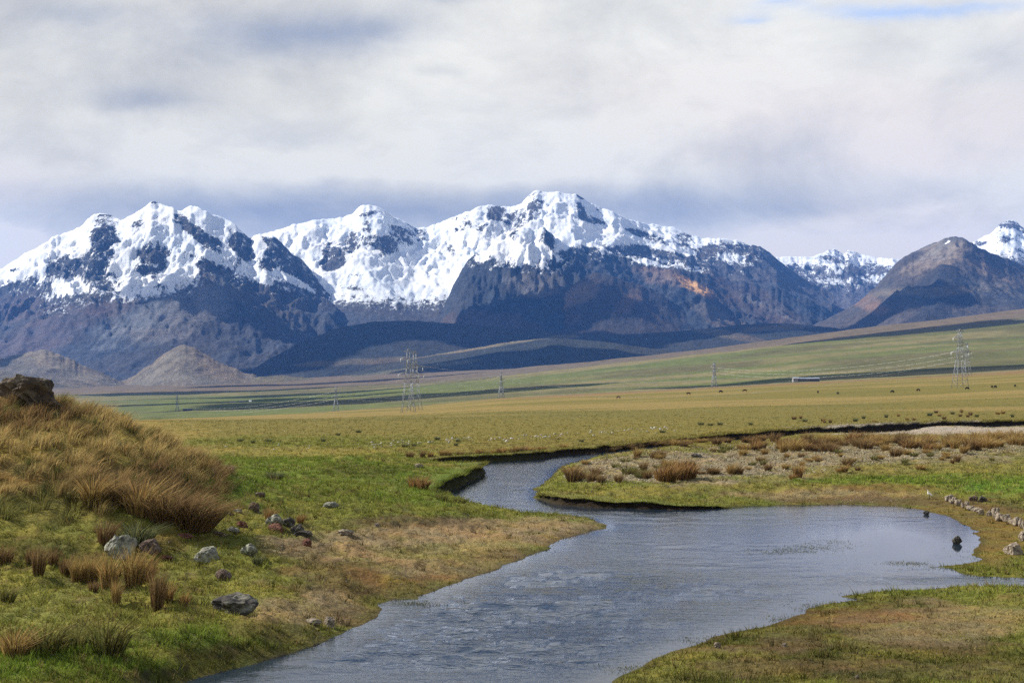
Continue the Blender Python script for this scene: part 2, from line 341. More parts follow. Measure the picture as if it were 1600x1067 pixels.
mt, t, b = material('turf')
col = attr(t, 'col'); oc = objco(t)
n1 = t.noise(oc, 3.2, 5, 0.65); n2 = t.noise(oc, 0.45, 4, 0.6); n3 = t.noise(t.mapping(oc, (0.35, 1, 1)), 11.0, 3, 0.7)
v = t.math('ADD', t.math('MULTIPLY', n1, 1.15), t.math('MULTIPLY', n3, 0.75)); v = t.math('ADD', v, t.math('MULTIPLY', n2, 0.35))
v = t.math('SUBTRACT', v, 0.12)
vm = t.node('ShaderNodeVectorMath', operation='SCALE'); t.link(col, vm.inputs[0]); t.link(v, vm.inputs[3])
tint = t.mix(t.ramp(n2, 0.35, 0.7), (1.0, 1.0, 1.0, 1), (1.18, 1.0, 0.82, 1))
fin = t.mix(1.0, vm.outputs[0], tint, 'MULTIPLY')
n4 = t.noise(t.mapping(oc, (.7, 1, 1), loc=(4, 9, 0)), 1.1, 6, 0.72, .4); fin = t.mix(t.math('MULTIPLY', t.ramp(n4, .57, .66), .5), fin, (.045, .034, .020, 1)); n5 = t.noise(t.mapping(oc, loc=(14, 2, 0)), 1.7, 5, 0.7); fin = t.mix(t.math('MULTIPLY', t.ramp(n5, .60, .70), .5), fin, (.19, .155, .075, 1))
t.link(fin, b.inputs['Base Color']); bump(t, b, t.math('ADD', n1, t.math('MULTIPLY', n3, 0.5)), 0.9, 0.22)
b.inputs['Roughness'].default_value = 1.0; b.inputs['Specular IOR Level'].default_value = 0.05
TURF = mt
ground = mesh_np('ground', np.stack([GX, GY, GZ], -1).reshape(-1, 3), grid_faces(len(ys), len(pxs)), TURF, True, {'col': GC.reshape(-1, 3)})
tagit(ground, kind='structure')

# ---------------------------------------------------------------- water
mw, t, b = material('river_water')
oc = objco(t)
big = t.noise(t.mapping(oc, (0.9, 0.55, 1), rot=(0, 0, R(-20))), 0.11, 3, 0.5)
rip1 = t.noise(t.mapping(oc, (0.55, 1.0, 1), rot=(0, 0, R(14))), 2.6, 4, 0.6, 0.4)
rip2 = t.noise(t.mapping(oc, (0.7, 1.0, 1), rot=(0, 0, R(-10))), 7.5, 3, 0.55)
chop = attr(t, 'chop', 'Fac')
h = t.math('MULTIPLY', t.math('ADD', t.math('MULTIPLY', rip1, 1.0), t.math('MULTIPLY', rip2, 0.35)), t.math('MULTIPLY', chop, t.math('ADD', 0.45, big)))
bump(t, b, h, 1.0, 0.095)
b.inputs['Base Color'].default_value = (0.012, 0.021, 0.033, 1); b.inputs['Roughness'].default_value = 0.03
b.inputs['IOR'].default_value = 1.333; b.inputs['Specular IOR Level'].default_value = 0.5
wpx = np.arange(-60, 1900, 4.0); wy = np.exp(np.arange(math.log(24), math.log(330), 0.006))
WX = (wpx[None, :] - 800) / F * wy[:, None]; WY = np.repeat(wy[:, None], len(wpx), 1)
WPX = np.repeat(wpx[None, :], len(wy), 0); WPY = HZ + ZC / WY * F
chopv = 0.21 + 1.08 * np.exp(-((WPX - 760) / 280) ** 2 - ((WPY - 985) / 75) ** 2) + 0.35 * np.exp(-((WPX - 1010) / 170) ** 2 - ((WPY - 925) / 30) ** 2) - 0.22 * np.exp(-((WPX - 1400) / 190) ** 2 - ((WPY - 850) / 50) ** 2) + 0.25 * np.exp(-((WPX - 800) / 90) ** 2 - ((WPY - 745) / 25) ** 2) + 0.35 * np.exp(-((WPX - 1500) / 160) ** 2 - ((WPY - 908) / 8) ** 2)
wd = sdist(WX, WY, RJ); chopv *= 0.25 + 0.75 * sstep(0, 2.2, -wd)
wv1 = -ridged(WX * 0.32 + 0.12 * WY, WY * 1.25 - .12 * WX, 3, 401); wv2 = fbm(WX * 0.9, WY * 2.6 - .2 * WX, 3, 405); gust = sstep(-.35, .35, fbm(WX * .12, WY * .22, 3, 409))
WZ = (0.075 * wv1 + 0.055 * wv2) * chopv * (0.12 + 1.35 * gust) * sstep(150, 70, WY) * sstep(0.2, 2.0, -wd)
wf = grid_faces(len(wy), len(wpx)); wf = wf[(wd.ravel()[wf] < 4.0).any(1)]
river = mesh_np('river', np.stack([WX, WY, WZ], -1).reshape(-1, 3), wf, mw, True, {'chop': chopv.ravel()})
tagit(river, kind='structure')

# ---------------------------------------------------------------- valley floor and its long slopes
VPX = np.array([-900, -300, 0, 300, 500, 700, 900, 1100, 1300, 1500, 1700, 2000, 2600.])
VY = np.array([1560, 2200, 3000, 3600, 4200, 5200, 6000, 7000, 8200.])
VT = np.array([[690, 668, 660, 653, 646, 633, 620, 612, 600, 590, 582, 570, 550],
               [672, 655, 650, 643, 634, 619, 605, 595, 577, 563, 552, 535, 515],
               [660, 645, 640, 632, 624, 607, 588, 570, 549, 532, 518, 500, 475],
               [650, 638, 632, 625, 617, 599, 575, 552, 531, 512, 494, 475, 440],
               [640, 630, 625, 619, 613, 600, 581, 563, 546, 530, 515, 500, 470],
               [628, 620, 613, 608, 603, 590, 568, 547, 518, 493, 468, 440, 400],
               [615, 611, 606, 601, 596, 585, 572, 556, 533, 512, 490, 465, 430],
               [610, 606, 602, 598, 590, 578, 566, 552, 530, 510, 490, 465, 430],
               [608, 603, 600, 596, 590, 578, 566, 552, 532, 512, 492, 470, 440.]])
def lin2(tabx, taby, T, x, y):
    c = np.clip(np.searchsorted(tabx, x) - 1, 0, len(tabx) - 2); r = np.clip(np.searchsorted(taby, y) - 1, 0, len(taby) - 2)
    s = np.clip((x - tabx[c]) / (tabx[c + 1] - tabx[c]), 0, 1); u = np.clip((y - taby[r]) / (taby[r + 1] - taby[r]), 0, 1)
    return (T[r, c] * (1 - s) + T[r, c + 1] * s) * (1 - u) + (T[r + 1, c] * (1 - s) + T[r + 1, c + 1] * s) * u
vpx = np.concatenate([np.arange(-900, -60, 20), np.arange(-60, 1660, 4.0), np.arange(1660, 2600, 20)]); vy = np.exp(np.linspace(math.log(1560), math.log(8200), 190))
VX = (vpx[None, :] - 800) / F * vy[:, None]; VYY = np.repeat(vy[:, None], len(vpx), 1); VPXG = np.repeat(vpx[None, :], len(vy), 0)
VPY = sum(lin2(VPX, VY, VT, VPXG + dx, VYY + dy) for dx in (-70, -35, 0, 35, 70) for dy in (-130, 0, 130)) / 15.0
VZ = ZC + (HZ - VPY) / F * VYY
und = fbm(VX * 0.0016, VYY * 0.0035, 4, 101)
VZ = VZ - 90 * sstep(1640, 1560, VYY); VZ = VZ + und * 9.0 * sstep(1560, 2600, VYY) + 2.0 * fbm(VX * 0.01, VYY * 0.012, 4, 105)
ridge = fbm(VX * 0.0012 + 0.6, VYY * 0.006, 4, 111)
gcol = np.array((.090, .105, .032)); tcol = np.array((.15, .128, .058)); ocol = np.array((.085, .08, .036)); bcol = np.array((.115, .088, .062))
m = sstep(-.25, .3, ridge)[..., None]; VC = gcol * (1 - m) + tcol * m
m = (sstep(.0, .45, fbm(VX * 0.003, VYY * 0.004, 4, 115)) * .8)[..., None]; VC = VC * (1 - m) + ocol * m
m = (sstep(4300, 5000, VYY) * 0.9)[..., None]; VC = VC * (1 - m) + bcol * m
valley_attr = {'col': VC.reshape(-1, 3)}
mv, t, b = material('valley_grass')
col = attr(t, 'col'); oc = objco(t)
n1 = t.noise(t.mapping(oc, (1, 0.4, 1)), 0.035, 6, 0.65); n2 = t.noise(oc, 0.006, 4, 0.55)
vm = t.node('ShaderNodeVectorMath', operation='SCALE'); t.link(col, vm.inputs[0]); t.link(t.math('ADD', t.math('MULTIPLY', n1, 0.9), t.math('ADD', t.math('MULTIPLY', n2, .5), 0.3)), vm.inputs[3])
t.link(vm.outputs[0], b.inputs['Base Color']); bump(t, b, n1, 0.6, 6.0); b.inputs['Specular IOR Level'].default_value = 0.03
valley = mesh_np('valley_floor', np.stack([VX, VYY, VZ], -1).reshape(-1, 3), grid_faces(len(vy), len(vpx)), mv, True, valley_attr)
tagit(valley, kind='structure')

# ---------------------------------------------------------------- mountains
def mountain_mat():
    m, t, b = material('rock_and_snow')
    oc = objco(t); col = attr(t, 'col'); snow = attr(t, 'snow', 'Fac')
    nA = t.noise(t.mapping(oc, (1, 0.7, 0.9), rot=(0, R(-20), 0)), 0.014, 8, 0.74, 0.5); nB = t.noise(t.mapping(oc, (1, 1, 2.2), rot=(0, R(25), 0)), 0.05, 6, 0.72, 0.3); nC = t.noise(oc, 0.0018, 5, 0.6)
    br = t.math('MAXIMUM', t.math('ADD', t.math('MULTIPLY', nA, 2.2), t.math('ADD', t.math('MULTIPLY', nB, 1.9), -1.0)), 0.15)
    vm = t.node('ShaderNodeVectorMath', operation='SCALE'); t.link(col, vm.inputs[0]); t.link(br, vm.inputs[3])
    tint = t.mix(t.ramp(nC, .38, .62), (1.06, 0.99, 0.92, 1), (0.92, 1.0, 1.08, 1))
    rock = t.mix(1.0, vm.outputs[0], tint, 'MULTIPLY')
    nS = t.noise(t.mapping(oc, (1.0, 0.25, 0.28), rot=(0, R(28), 0)), 0.03, 6, 0.7, 0.2)
    snow = t.math('ADD', snow, t.math('MULTIPLY', t.math('SUBTRACT', nS, .5), 1.1))
    th = t.math('ADD', snow, t.math('ADD', t.math('MULTIPLY', t.math('SUBTRACT', nA, .5), 1.45), t.math('MULTIPLY', t.math('SUBTRACT', nB, .5), 0.95)))
    sf = t.ramp(th, 0.42, 0.56)
    sn = t.mix(t.ramp(nC, .3, .7), (.60, .645, .69, 1), (.68, .695, .70, 1))
    t.link(t.mix(sf, rock, sn), b.inputs['Base Color'])
    hh = t.math('ADD', t.math('MULTIPLY', nA, 1.0), t.math('MULTIPLY', nB, 0.5)); hh = t.math('MULTIPLY', hh, t.math('SUBTRACT', 1.1, t.math('MULTIPLY', sf, 0.93)))
    bump(t, b, hh, 0.8, 30.0); b.inputs['Specular IOR Level'].default_value = 0.05
    return m
MTN = mountain_mat()
def ell(PX, PY, e, wob=None):
    cx, cy, rx, ry, ang = e[:5]
    c, s = math.cos(R(ang)), math.sin(R(ang)); dx, dy = PX - cx, PY - cy
    q = ((dx * c + dy * s) / rx) ** 2 + ((-dx * s + dy * c) / ry) ** 2
    return q if wob is None else q + wob
def mountain(name, crest, Yc, base, Yb, snowline=None, rocks=(), snows=(), tints=(), col=(.07, .06, .055), amp=120, rscale=700, step=2.0, rows=110, prof=1.25, jag=3.0, seed=0, back=2200, soft=52, skew=0.35, relief=.22):
    crest = np.array(crest, float); base = np.array(base, float)
    p = np.arange(crest[0, 0], crest[-1, 0] + .1, step)
    t = np.concatenate([np.linspace(0, 1, rows), 1 + np.linspace(0, 1, 9)[1:]])
    yc = np.interp(p, crest[:, 0], crest[:, 1]); k = np.ones(5) / 5
    ycs = np.convolve(np.pad(yc, 2, 'edge'), k, 'valid')
    wide = np.ones(int(64 / step) | 1); wide /= len(wide); ylow = np.convolve(np.pad(ycs, len(wide) // 2, 'edge'), wide, 'valid')
    yc = ycs + jag * (fbm(p / 26.0, p * 0 + seed * 3.3, 4, 200 + seed, 0.62) + 0.55 * ridged(p / 9.0, p * 0 + seed, 3, 205 + seed) - .2)
    yb = np.interp(p, base[:, 0], base[:, 1])
    YC = np.interp(p, np.linspace(p[0], p[-1], len(Yc)), Yc) if hasattr(Yc, '__len__') else np.full(p.shape, float(Yc))
    YB = np.interp(p, np.linspace(p[0], p[-1], len(Yb)), Yb) if hasattr(Yb, '__len__') else np.full(p.shape, float(Yb))
    zc = ZC + (HZ - yc) / F * YC; zb = ZC + (HZ - yb) / F * YB - 40
    T = t[:, None]; tt = np.minimum(T, 1.0)
    # crests bend to and fro in plan so that spurs reach forward from the skyline
    bend = (0.5 * (YC - YB) * 0.30) * fbm(p / 95.0, p * 0 + 9.1 + seed, 3, 230 + seed)
    Y = YB[None] + (YC - YB)[None] * tt + bend[None] * tt * tt + np.maximum(T - 1, 0) * back
    X = (p[None] - 800) / F * Y
    pr = np.where(T <= 1, tt ** prof, 1 - (T - 1) * 0.9)
    pr = pr * (1 + 0 * p[None])
    zfix = (bend * (zc - ZC) / YC)                      # keep the skyline's bearing when the crest moves in depth
    zlow = ZC + (HZ - ylow) / F * YC
    wsh = (p[None] + (1 - tt) * 90 * fbm(p[None] / 110.0 + 0 * T, T * 2.2 + 0 * p[None], 3, 236 + seed))
    zt = np.interp(wsh, p, zlow); k6 = sstep(.15, 1.0, tt) ** 1.6
    zeff = (zt + np.interp(wsh, p, zfix)) * (1 - k6) + (zc + zfix)[None] * k6
    Z = zb[None] + (zeff - zb[None]) * pr
    env = np.sin(np.pi * np.clip(tt, 0, 1) ** 0.8) ** 0.8 * (T < 1) + 0.0
    sx = X + skew * Y + 420 * fbm(X / 1500, Y / 1500, 3, 238 + seed)
    n = 0.95 * ridged(sx / rscale, Y / (rscale * 3.0), 6, 240 + seed) + 0.5 * ridged((sx - 1.6 * skew * Y) / (rscale * .40), Y / (rscale * 1.5), 5, 250 + seed, .62) - 0.15
    sc = np.clip((zc - zb) / 900.0, 0.12, 1.3)[None]
    rel = relief + (1.1 - relief) * sstep(.25, .85, tt)
    Z = Z + amp * env * n * sc * rel + amp * 0.24 * sc * (ridged(X / (rscale * .15) + .3 * fbm(X / 90, Y / 90, 2, 265), Y / (rscale * .30), 4, 260 + seed) - .1) * np.minimum(1, (1.02 - tt) * 8) * sstep(0, .12, tt) * rel
    PX = 800 + F * X / Y; PY = HZ - (Z - ZC) / Y * F
    C = np.empty(X.shape + (3,), np.float32); C[:] = col
    wv = 0.95 * fbm(X / 210, Z / 120 + Y / 400, 5, 270 + seed, .62)
    for e in tints:
        m = (e[6] * sstep(1.3, .35, ell(PX, PY, e, wv)))[..., None]; C = C * (1 - m) + np.array(e[5]) * m
    S = np.full(X.shape, -1.5)
    if snowline is not None:
        sl = np.array(snowline, float); line = np.interp(PX, sl[:, 0], sl[:, 1])
        S = np.clip(0.5 + (line - PY) / soft, -1.5, 1.1)
        slope = np.hypot(np.gradient(Z, axis=1) / (np.gradient(X, axis=1) + 1e-6), np.gradient(Z, axis=0) / (np.gradient(Y, axis=0) + 1e-6))
        S = S - 0.38 * sstep(1.1, 2.2, slope)
        for e in rocks:
            S = S - 1.15 * e[5] * sstep(2.0, .0, ell(PX, PY, e, 1.3 * wv))
    S = np.where(S > -5, np.maximum(S, np.where(snowline is None, -1.5, np.clip(0.33 + (np.zeros(X.shape) if snowline is None else (line - PY) / 60), -1.5, .33))), S)
    S = np.minimum(S, 1.08)
    for e in snows:
        S = S + e[5] * sstep(1.3, .3, ell(PX, PY, e, wv))
    S = np.where(T > 1.0, np.maximum(S, 0), S)
    o = mesh_np(name, np.stack([X, Y, Z], -1).reshape(-1, 3), grid_faces(len(t), len(p)), MTN, True, {'col': C.reshape(-1, 3), 'snow': np.clip(S, -1.5, 1.15).ravel()})
    tagit(o, kind='structure')
    return o
TANR = (.17, .14, .11); GREYR = (.15, .15, .15); REDB = (.085, .062, .054); DKR = (.045, .042, .042); ORANGE = (.50, .27, .10); PURP = (.10, .082, .085)
# farthest first
mountain('mountain_ridge', [(1130, 420), (1180, 410), (1215, 403), (1240, 402), (1275, 401), (1290, 394), (1305, 390), (1318, 396), (1330, 390), (1345, 398), (1365, 403), (1395, 404), (1430, 412), (1500, 430)], 15500, [(1130, 500), (1500, 500)], 12500,
         snowline=[(1130, 430), (1240, 428), (1300, 445), (1350, 440), (1400, 438), (1500, 450)], rocks=[(1310, 396, 40, 12, 0, .45), (1300, 420, 70, 14, 0, .38), (1245, 418, 20, 6, 0, .4), (1370, 420, 40, 10, 0, .3)], col=(.10, .10, .11), seed=1, amp=150, rscale=600, rows=70)
mountain('snow_peak', [(1440, 420), (1490, 400), (1520, 379), (1535, 372), (1548, 366), (1562, 352), (1576, 343), (1590, 349), (1605, 360), (1640, 382), (1700, 400), (1800, 420)], 14000, [(1440, 470), (1800, 470)], 11500,
         snowline=[(1440, 405), (1560, 402), (1650, 405), (1800, 410)], rocks=[(1576, 350, 16, 8, 0, .75), (1560, 362, 12, 6, -40, .5), (1575, 372, 18, 6, -10, .55), (1600, 360, 22, 5, 35, .45), (1530, 378, 12, 6, 0, .5)], col=(.09, .09, .10), seed=2, amp=110, rscale=600, rows=70)
mountain('glacier_massif', [(340, 400), (392, 372), (412, 364), (430, 362), (460, 352), (490, 345), (540, 338), (562, 326), (580, 321), (594, 325), (612, 337), (640, 350), (652, 358), (675, 351), (700, 344), (730, 330), (755, 320), (775, 323), (800, 322), (815, 318), (828, 304), (838, 297), (850, 301), (872, 299), (885, 304), (900, 303), (915, 312), (930, 322), (960, 333), (985, 345), (1010, 350), (1050, 354), (1075, 364), (1100, 373), (1130, 373), (1160, 378), (1185, 385), (1205, 397), (1216, 408), (1250, 430), (1300, 460)],
         13200, [(340, 520), (480, 525), (600, 528), (700, 528), (900, 525), (1100, 520), (1300, 520)], 9900,
         snowline=[(340, 470), (480, 470), (540, 470), (600, 472), (640, 474), (690, 472), (760, 460), (850, 430), (900, 412), (960, 408), (1000, 408), (1040, 418), (1090, 422), (1120, 410), (1160, 412), (1200, 402), (1220, 405), (1300, 420)],
         rocks=[(545, 385, 32, 26, 0, .5), (518, 410, 18, 18, 0, .75), (505, 385, 25, 18, 0, .3), (548, 368, 8, 16, 0, .45), (628, 368, 40, 20, -15, .55), (600, 385, 14, 14, 0, .45), (574, 335, 15, 4, -15, .95), (572, 352, 10, 8, 0, .55), (725, 347, 24, 16, 0, .5), (775, 330, 16, 14, 0, .65), (705, 390, 8, 14, 0, .5), (660, 378, 10, 6, 0, .4), (560, 430, 16, 4, 0, .45), (555, 448, 26, 6, 0, .4),
                (838, 312, 16, 13, -40, .55), (815, 340, 36, 16, -35, .48), (770, 352, 25, 8, -25, .35), (908, 306, 7, 10, 0, .6), (908, 328, 6, 14, -20, .8), (925, 343, 26, 7, 10, .6), (935, 330, 14, 7, 0, .35), (880, 345, 14, 5, 0, .3),
                (995, 362, 16, 5, 10, .6), (1020, 372, 40, 7, 15, .52), (1070, 375, 14, 13, 0, .65), (970, 390, 50, 12, 10, .45), (1040, 398, 50, 8, 15, .5), (1105, 392, 20, 9, 0, .75), (1150, 385, 50, 10, 8, .62), (1185, 398, 30, 12, 15, .75), (1110, 412, 40, 6, 15, .5), (1000, 412, 50, 8, 10, .4)],
         tints=[(1090, 445, 70, 25, 20, REDB, .7), (600, 500, 200, 25, 0, (.07, .07, .075), .8)], col=(.075, .075, .08), seed=3, amp=110, rscale=620, rows=130, prof=1.1)
mountain('rocky_shoulder', [(640, 530), (668, 510), (690, 484), (704, 458), (716, 432), (728, 412), (745, 396), (765, 388), (785, 376), (802, 362), (822, 357), (838, 362), (848, 354), (862, 366), (880, 384), (905, 378), (930, 384), (960, 398), (1000, 404), (1030, 412), (1060, 420), (1090, 428), (1130, 436), (1170, 442), (1210, 450), (1245, 462), (1290, 482), (1340, 500)],
         11200, [(640, 575), (900, 565), (1340, 540)], 8000, snowline=[(640, 380), (715, 385), (735, 400), (760, 412), (800, 417), (850, 418), (880, 410), (905, 398), (950, 398), (1000, 404), (1050, 412), (1100, 408), (1340, 400)],
         rocks=[(735, 400, 18, 28, -20, .5), (770, 398, 14, 14, -30, .3), (855, 372, 10, 20, -25, .8), (800, 366, 12, 5, -20, .6), (905, 395, 30, 10, 0, .5)], snows=[(815, 395, 50, 16, 0, .5), (752, 402, 16, 10, -20, .35), (735, 415, 8, 10, 0, .3), (1020, 410, 30, 6, 10, .3), (1080, 421, 14, 4, 10, .5)],
         tints=[(1085, 447, 38, 8, 24, ORANGE, 1.0), (1030, 432, 40, 14, 10, (.17, .12, .09), .8), (830, 445, 50, 20, 0, (.11, .11, .11), .8), (760, 520, 90, 35, 0, REDB, .7), (1180, 475, 90, 25, 20, REDB, .6), (1130, 500, 60, 14, 25, (.12, .10, .08), .7), (1200, 480, 60, 5, 25, (.15, .14, .13), .5)], col=(.042, .047, .054), seed=4, amp=150, rscale=560, rows=120, prof=1.4, jag=5)
mountain('snow_massif', [(-420, 470), (-300, 440), (-150, 425), (-60, 432), (0, 420), (30, 402), (60, 385), (85, 370), (105, 362), (128, 354), (138, 340), (150, 333), (168, 334), (182, 340), (190, 346), (212, 334), (228, 322), (241, 313), (252, 318), (268, 324), (280, 334), (296, 321), (312, 326), (330, 336), (352, 341), (368, 349), (378, 362), (392, 374), (402, 364), (414, 372), (428, 367), (440, 380), (455, 394), (475, 408), (492, 428), (512, 450), (532, 468), (555, 486), (590, 510), (640, 535)],
         11600, [(-420, 612), (0, 608), (200, 606), (400, 598), (640, 588)], 7500,
         snowline=[(-420, 455), (-100, 450), (0, 448), (30, 462), (60, 478), (95, 482), (125, 470), (170, 456), (200, 464), (250, 457), (300, 447), (318, 432), (345, 424), (375, 436), (400, 441), (430, 448), (460, 446), (490, 456), (520, 470), (560, 470)],
         rocks=[(165, 365, 22, 34, 10, .75), (150, 410, 26, 30, 10, .7), (120, 415, 40, 16, -10, .5), (90, 418, 25, 14, -30, .6), (60, 402, 22, 8, -20, .25), (25, 422, 12, 5, 0, .7), (240, 402, 27, 24, -35, 1.0), (215, 350, 14, 8, -20, .6), (242, 316, 8, 4, 0, .7), (285, 345, 16, 9, 40, .8), (305, 362, 22, 9, 40, .85), (325, 378, 22, 11, 30, .85), (362, 360, 8, 25, -15, .45), (380, 385, 18, 20, 0, .8), (310, 405, 28, 10, 20, .45), (335, 425, 28, 12, 30, .6), (45, 450, 30, 20, 0, .6), (10, 460, 30, 15, 0, .6),
                (430, 392, 28, 20, 45, 1.0), (465, 422, 35, 18, 45, 1.0), (500, 450, 30, 16, 45, .9), (410, 410, 20, 8, 30, .5), (160, 440, 30, 12, 0, .3), (100, 470, 50, 8, -10, .25)], snows=[(405, 385, 10, 16, -20, .5), (400, 432, 34, 5, 27, .7), (462, 440, 36, 5, 27, .7), (225, 460, 90, 10, -10, .15)],
         tints=[(260, 490, 130, 45, -18, (.15, .15, .15), .8), (60, 530, 120, 30, -25, PURP, .8), (180, 480, 70, 18, -15, REDB, .6), (30, 480, 60, 25, 0, PURP, .6), (430, 480, 90, 30, 25, (.07, .065, .06), .8), (300, 430, 40, 14, 10, (.12, .10, .10), .6)], col=(.056, .058, .064), seed=5, amp=150, rscale=700, rows=150, prof=1.45)
mountain('brown_shoulder', [(760, 540), (810, 505), (850, 478), (880, 455), (905, 438), (928, 425), (945, 428), (965, 436), (1000, 446), (1030, 460), (1060, 478), (1095, 495), (1140, 515), (1200, 535)], 10000, [(760, 550), (1200, 548)], 8300,
         tints=[(905, 460, 40, 16, -35, (.15, .115, .085), .8), (985, 470, 30, 14, -40, (.12, .085, .065), .7), (860, 500, 50, 14, 0, (.085, .06, .05), .7)], col=(.052, .046, .044), seed=6, amp=95, rscale=480, rows=70, jag=2)
mountain('brown_mountain', [(1200, 540), (1260, 512), (1310, 490), (1345, 470), (1370, 446), (1385, 428), (1398, 412), (1412, 402), (1430, 394), (1446, 386), (1460, 379), (1475, 374), (1488, 368), (1502, 372), (1520, 382), (1545, 394), (1575, 404), (1610, 420), (1660, 438), (1720, 450), (1800, 455), (1950, 480)], 9900, [(1200, 545), (1400, 520), (1600, 500), (1950, 480)], 7400,
         snows=[(1481, 378, 9, 3, -30, 2.3)], tints=[(1480, 395, 45, 22, -15, (.19, .16, .125), .9), (1440, 415, 40, 12, -20, (.17, .145, .12), .8), (1545, 425, 50, 12, 28, (.16, .13, .10), .8), (1360, 475, 28, 14, 20, (.17, .115, .085), .8), (1450, 455, 120, 7, -2, (.17, .14, .10), .6), (1560, 450, 40, 8, 20, (.15, .12, .09), .5)], col=(.066, .062, .060), seed=7, amp=115, rscale=520, rows=110, prof=1.2, jag=2.6, relief=.4)
mountain('dark_spur', [(1330, 520), (1370, 495), (1400, 470), (1425, 448), (1450, 428), (1470, 413), (1490, 415), (1515, 428), (1545, 446), (1580, 464), (1620, 480), (1700, 500)], 8900, [(1330, 530), (1700, 500)], 7300, tints=[(1470, 455, 70, 8, -4, (.15, .12, .08), .55)], col=(.042, .042, .045), seed=8, amp=60, rscale=420, rows=60, jag=1.6)
mountain('dark_foothills', [(330, 610), (380, 585), (430, 556), (480, 530), (530, 512), (580, 503), (640, 501), (720, 506), (800, 512), (880, 520), (960, 523), (1040, 519), (1100, 514), (1160, 507), (1230, 505), (1300, 512), (1380, 525), (1480, 540)], 8300, [(330, 600), (700, 585), (1000, 565), (1480, 525)], 7000, tints=[(560, 565, 110, 5, -3, (.13, .10, .06), .7), (860, 530, 60, 5, -8, (.13, .11, .06), .7), (1130, 522, 60, 6, 10, (.13, .10, .06), .6), (1220, 512, 60, 5, -4, (.14, .105, .065), .6)], col=(.036, .038, .036), seed=9, amp=40, rscale=520, rows=70, jag=1.2, prof=.8)
mountain('low_ridge', [(430, 605), (520, 588), (580, 574), (640, 561), (720, 547), (800, 534), (860, 528), (930, 532), (1000, 542), (1080, 552), (1150, 556)], 7200, [(430, 606), (700, 585), (1150, 560)], 6300, tints=[(760, 541, 130, 3, -9, (.20, .16, .09), .8), (620, 580, 120, 4, -8, (.15, .13, .07), .6)], col=(.040, .042, .034), seed=10, amp=22, rscale=420, rows=50, jag=.8, prof=.8)
mountain('tan_foothill', [(-420, 560), (-200, 540), (-60, 556), (0, 562), (40, 551), (68, 546), (90, 552), (125, 568), (160, 584), (195, 598), (230, 606), (280, 612)], 6700, [(-420, 612), (280, 610)], 5700, tints=[(90, 565, 80, 16, 25, (.19, .155, .11), .8)], col=(.13, .112, .085), seed=11, amp=95, rscale=420, rows=60, jag=2.5, prof=.85)
mountain('tan_pyramid_hill', [(120, 612), (170, 604), (205, 590), (235, 570), (262, 550), (284, 538), (298, 541), (318, 552), (345, 568), (375, 580), (410, 590), (470, 600)], 6900, [(120, 612), (470, 606)], 5900, tints=[(285, 575, 70, 30, 0, (.175, .145, .105), .8)], col=(.15, .128, .095), seed=12, amp=95, rscale=380, rows=60, jag=2.8, prof=.85)

mountain('olive_foothill', [(300, 612), (340, 603), (375, 595), (405, 589), (440, 587), (480, 590), (530, 596), (580, 602), (660, 606)], 6600, [(300, 612), (660, 606)], 5900, col=(.115, .105, .065), seed=13, amp=60, rscale=400, rows=50, jag=1.5, prof=.85)
mountain('olive_foothill', [(-300, 600), (-120, 585), (-20, 578), (40, 584), (100, 594), (170, 606), (240, 613)], 6100, [(-300, 616), (240, 613)], 5500, col=(.12, .105, .07), seed=14, amp=60, rscale=400, rows=50, jag=1.5, prof=.85)

# ---------------------------------------------------------------- air
def haze():
    m = bpy.data.materials.new('valley_haze'); m.use_nodes = True; t = NT(m.node_tree); t.n.clear()
    out = t.node('ShaderNodeOutputMaterial'); v = t.node('ShaderNodeVolumePrincipled')
    v.inputs['Color'].default_value = (0.09, 0.32, 0.98, 1); v.inputs['Density'].default_value = 2.6e-5; v.inputs['Anisotropy'].default_value = 0.1
    t.link(v.outputs[0], out.inputs['Volume'])
    x0, x1, y0, y1, z0, z1 = -14000, 14000, -600, 20000, -1200, 2150
    V = [(x, y, z) for z in (z0, z1) for y in (y0, y1) for x in (x0, x1)]
    Fc = [(0, 2, 3, 1), (4, 5, 7, 6), (0, 1, 5, 4), (2, 6, 7, 3), (0, 4, 6, 2), (1, 3, 7, 5)]
    tagit(mesh_np('haze', V, Fc, m, False), kind='stuff')
haze()

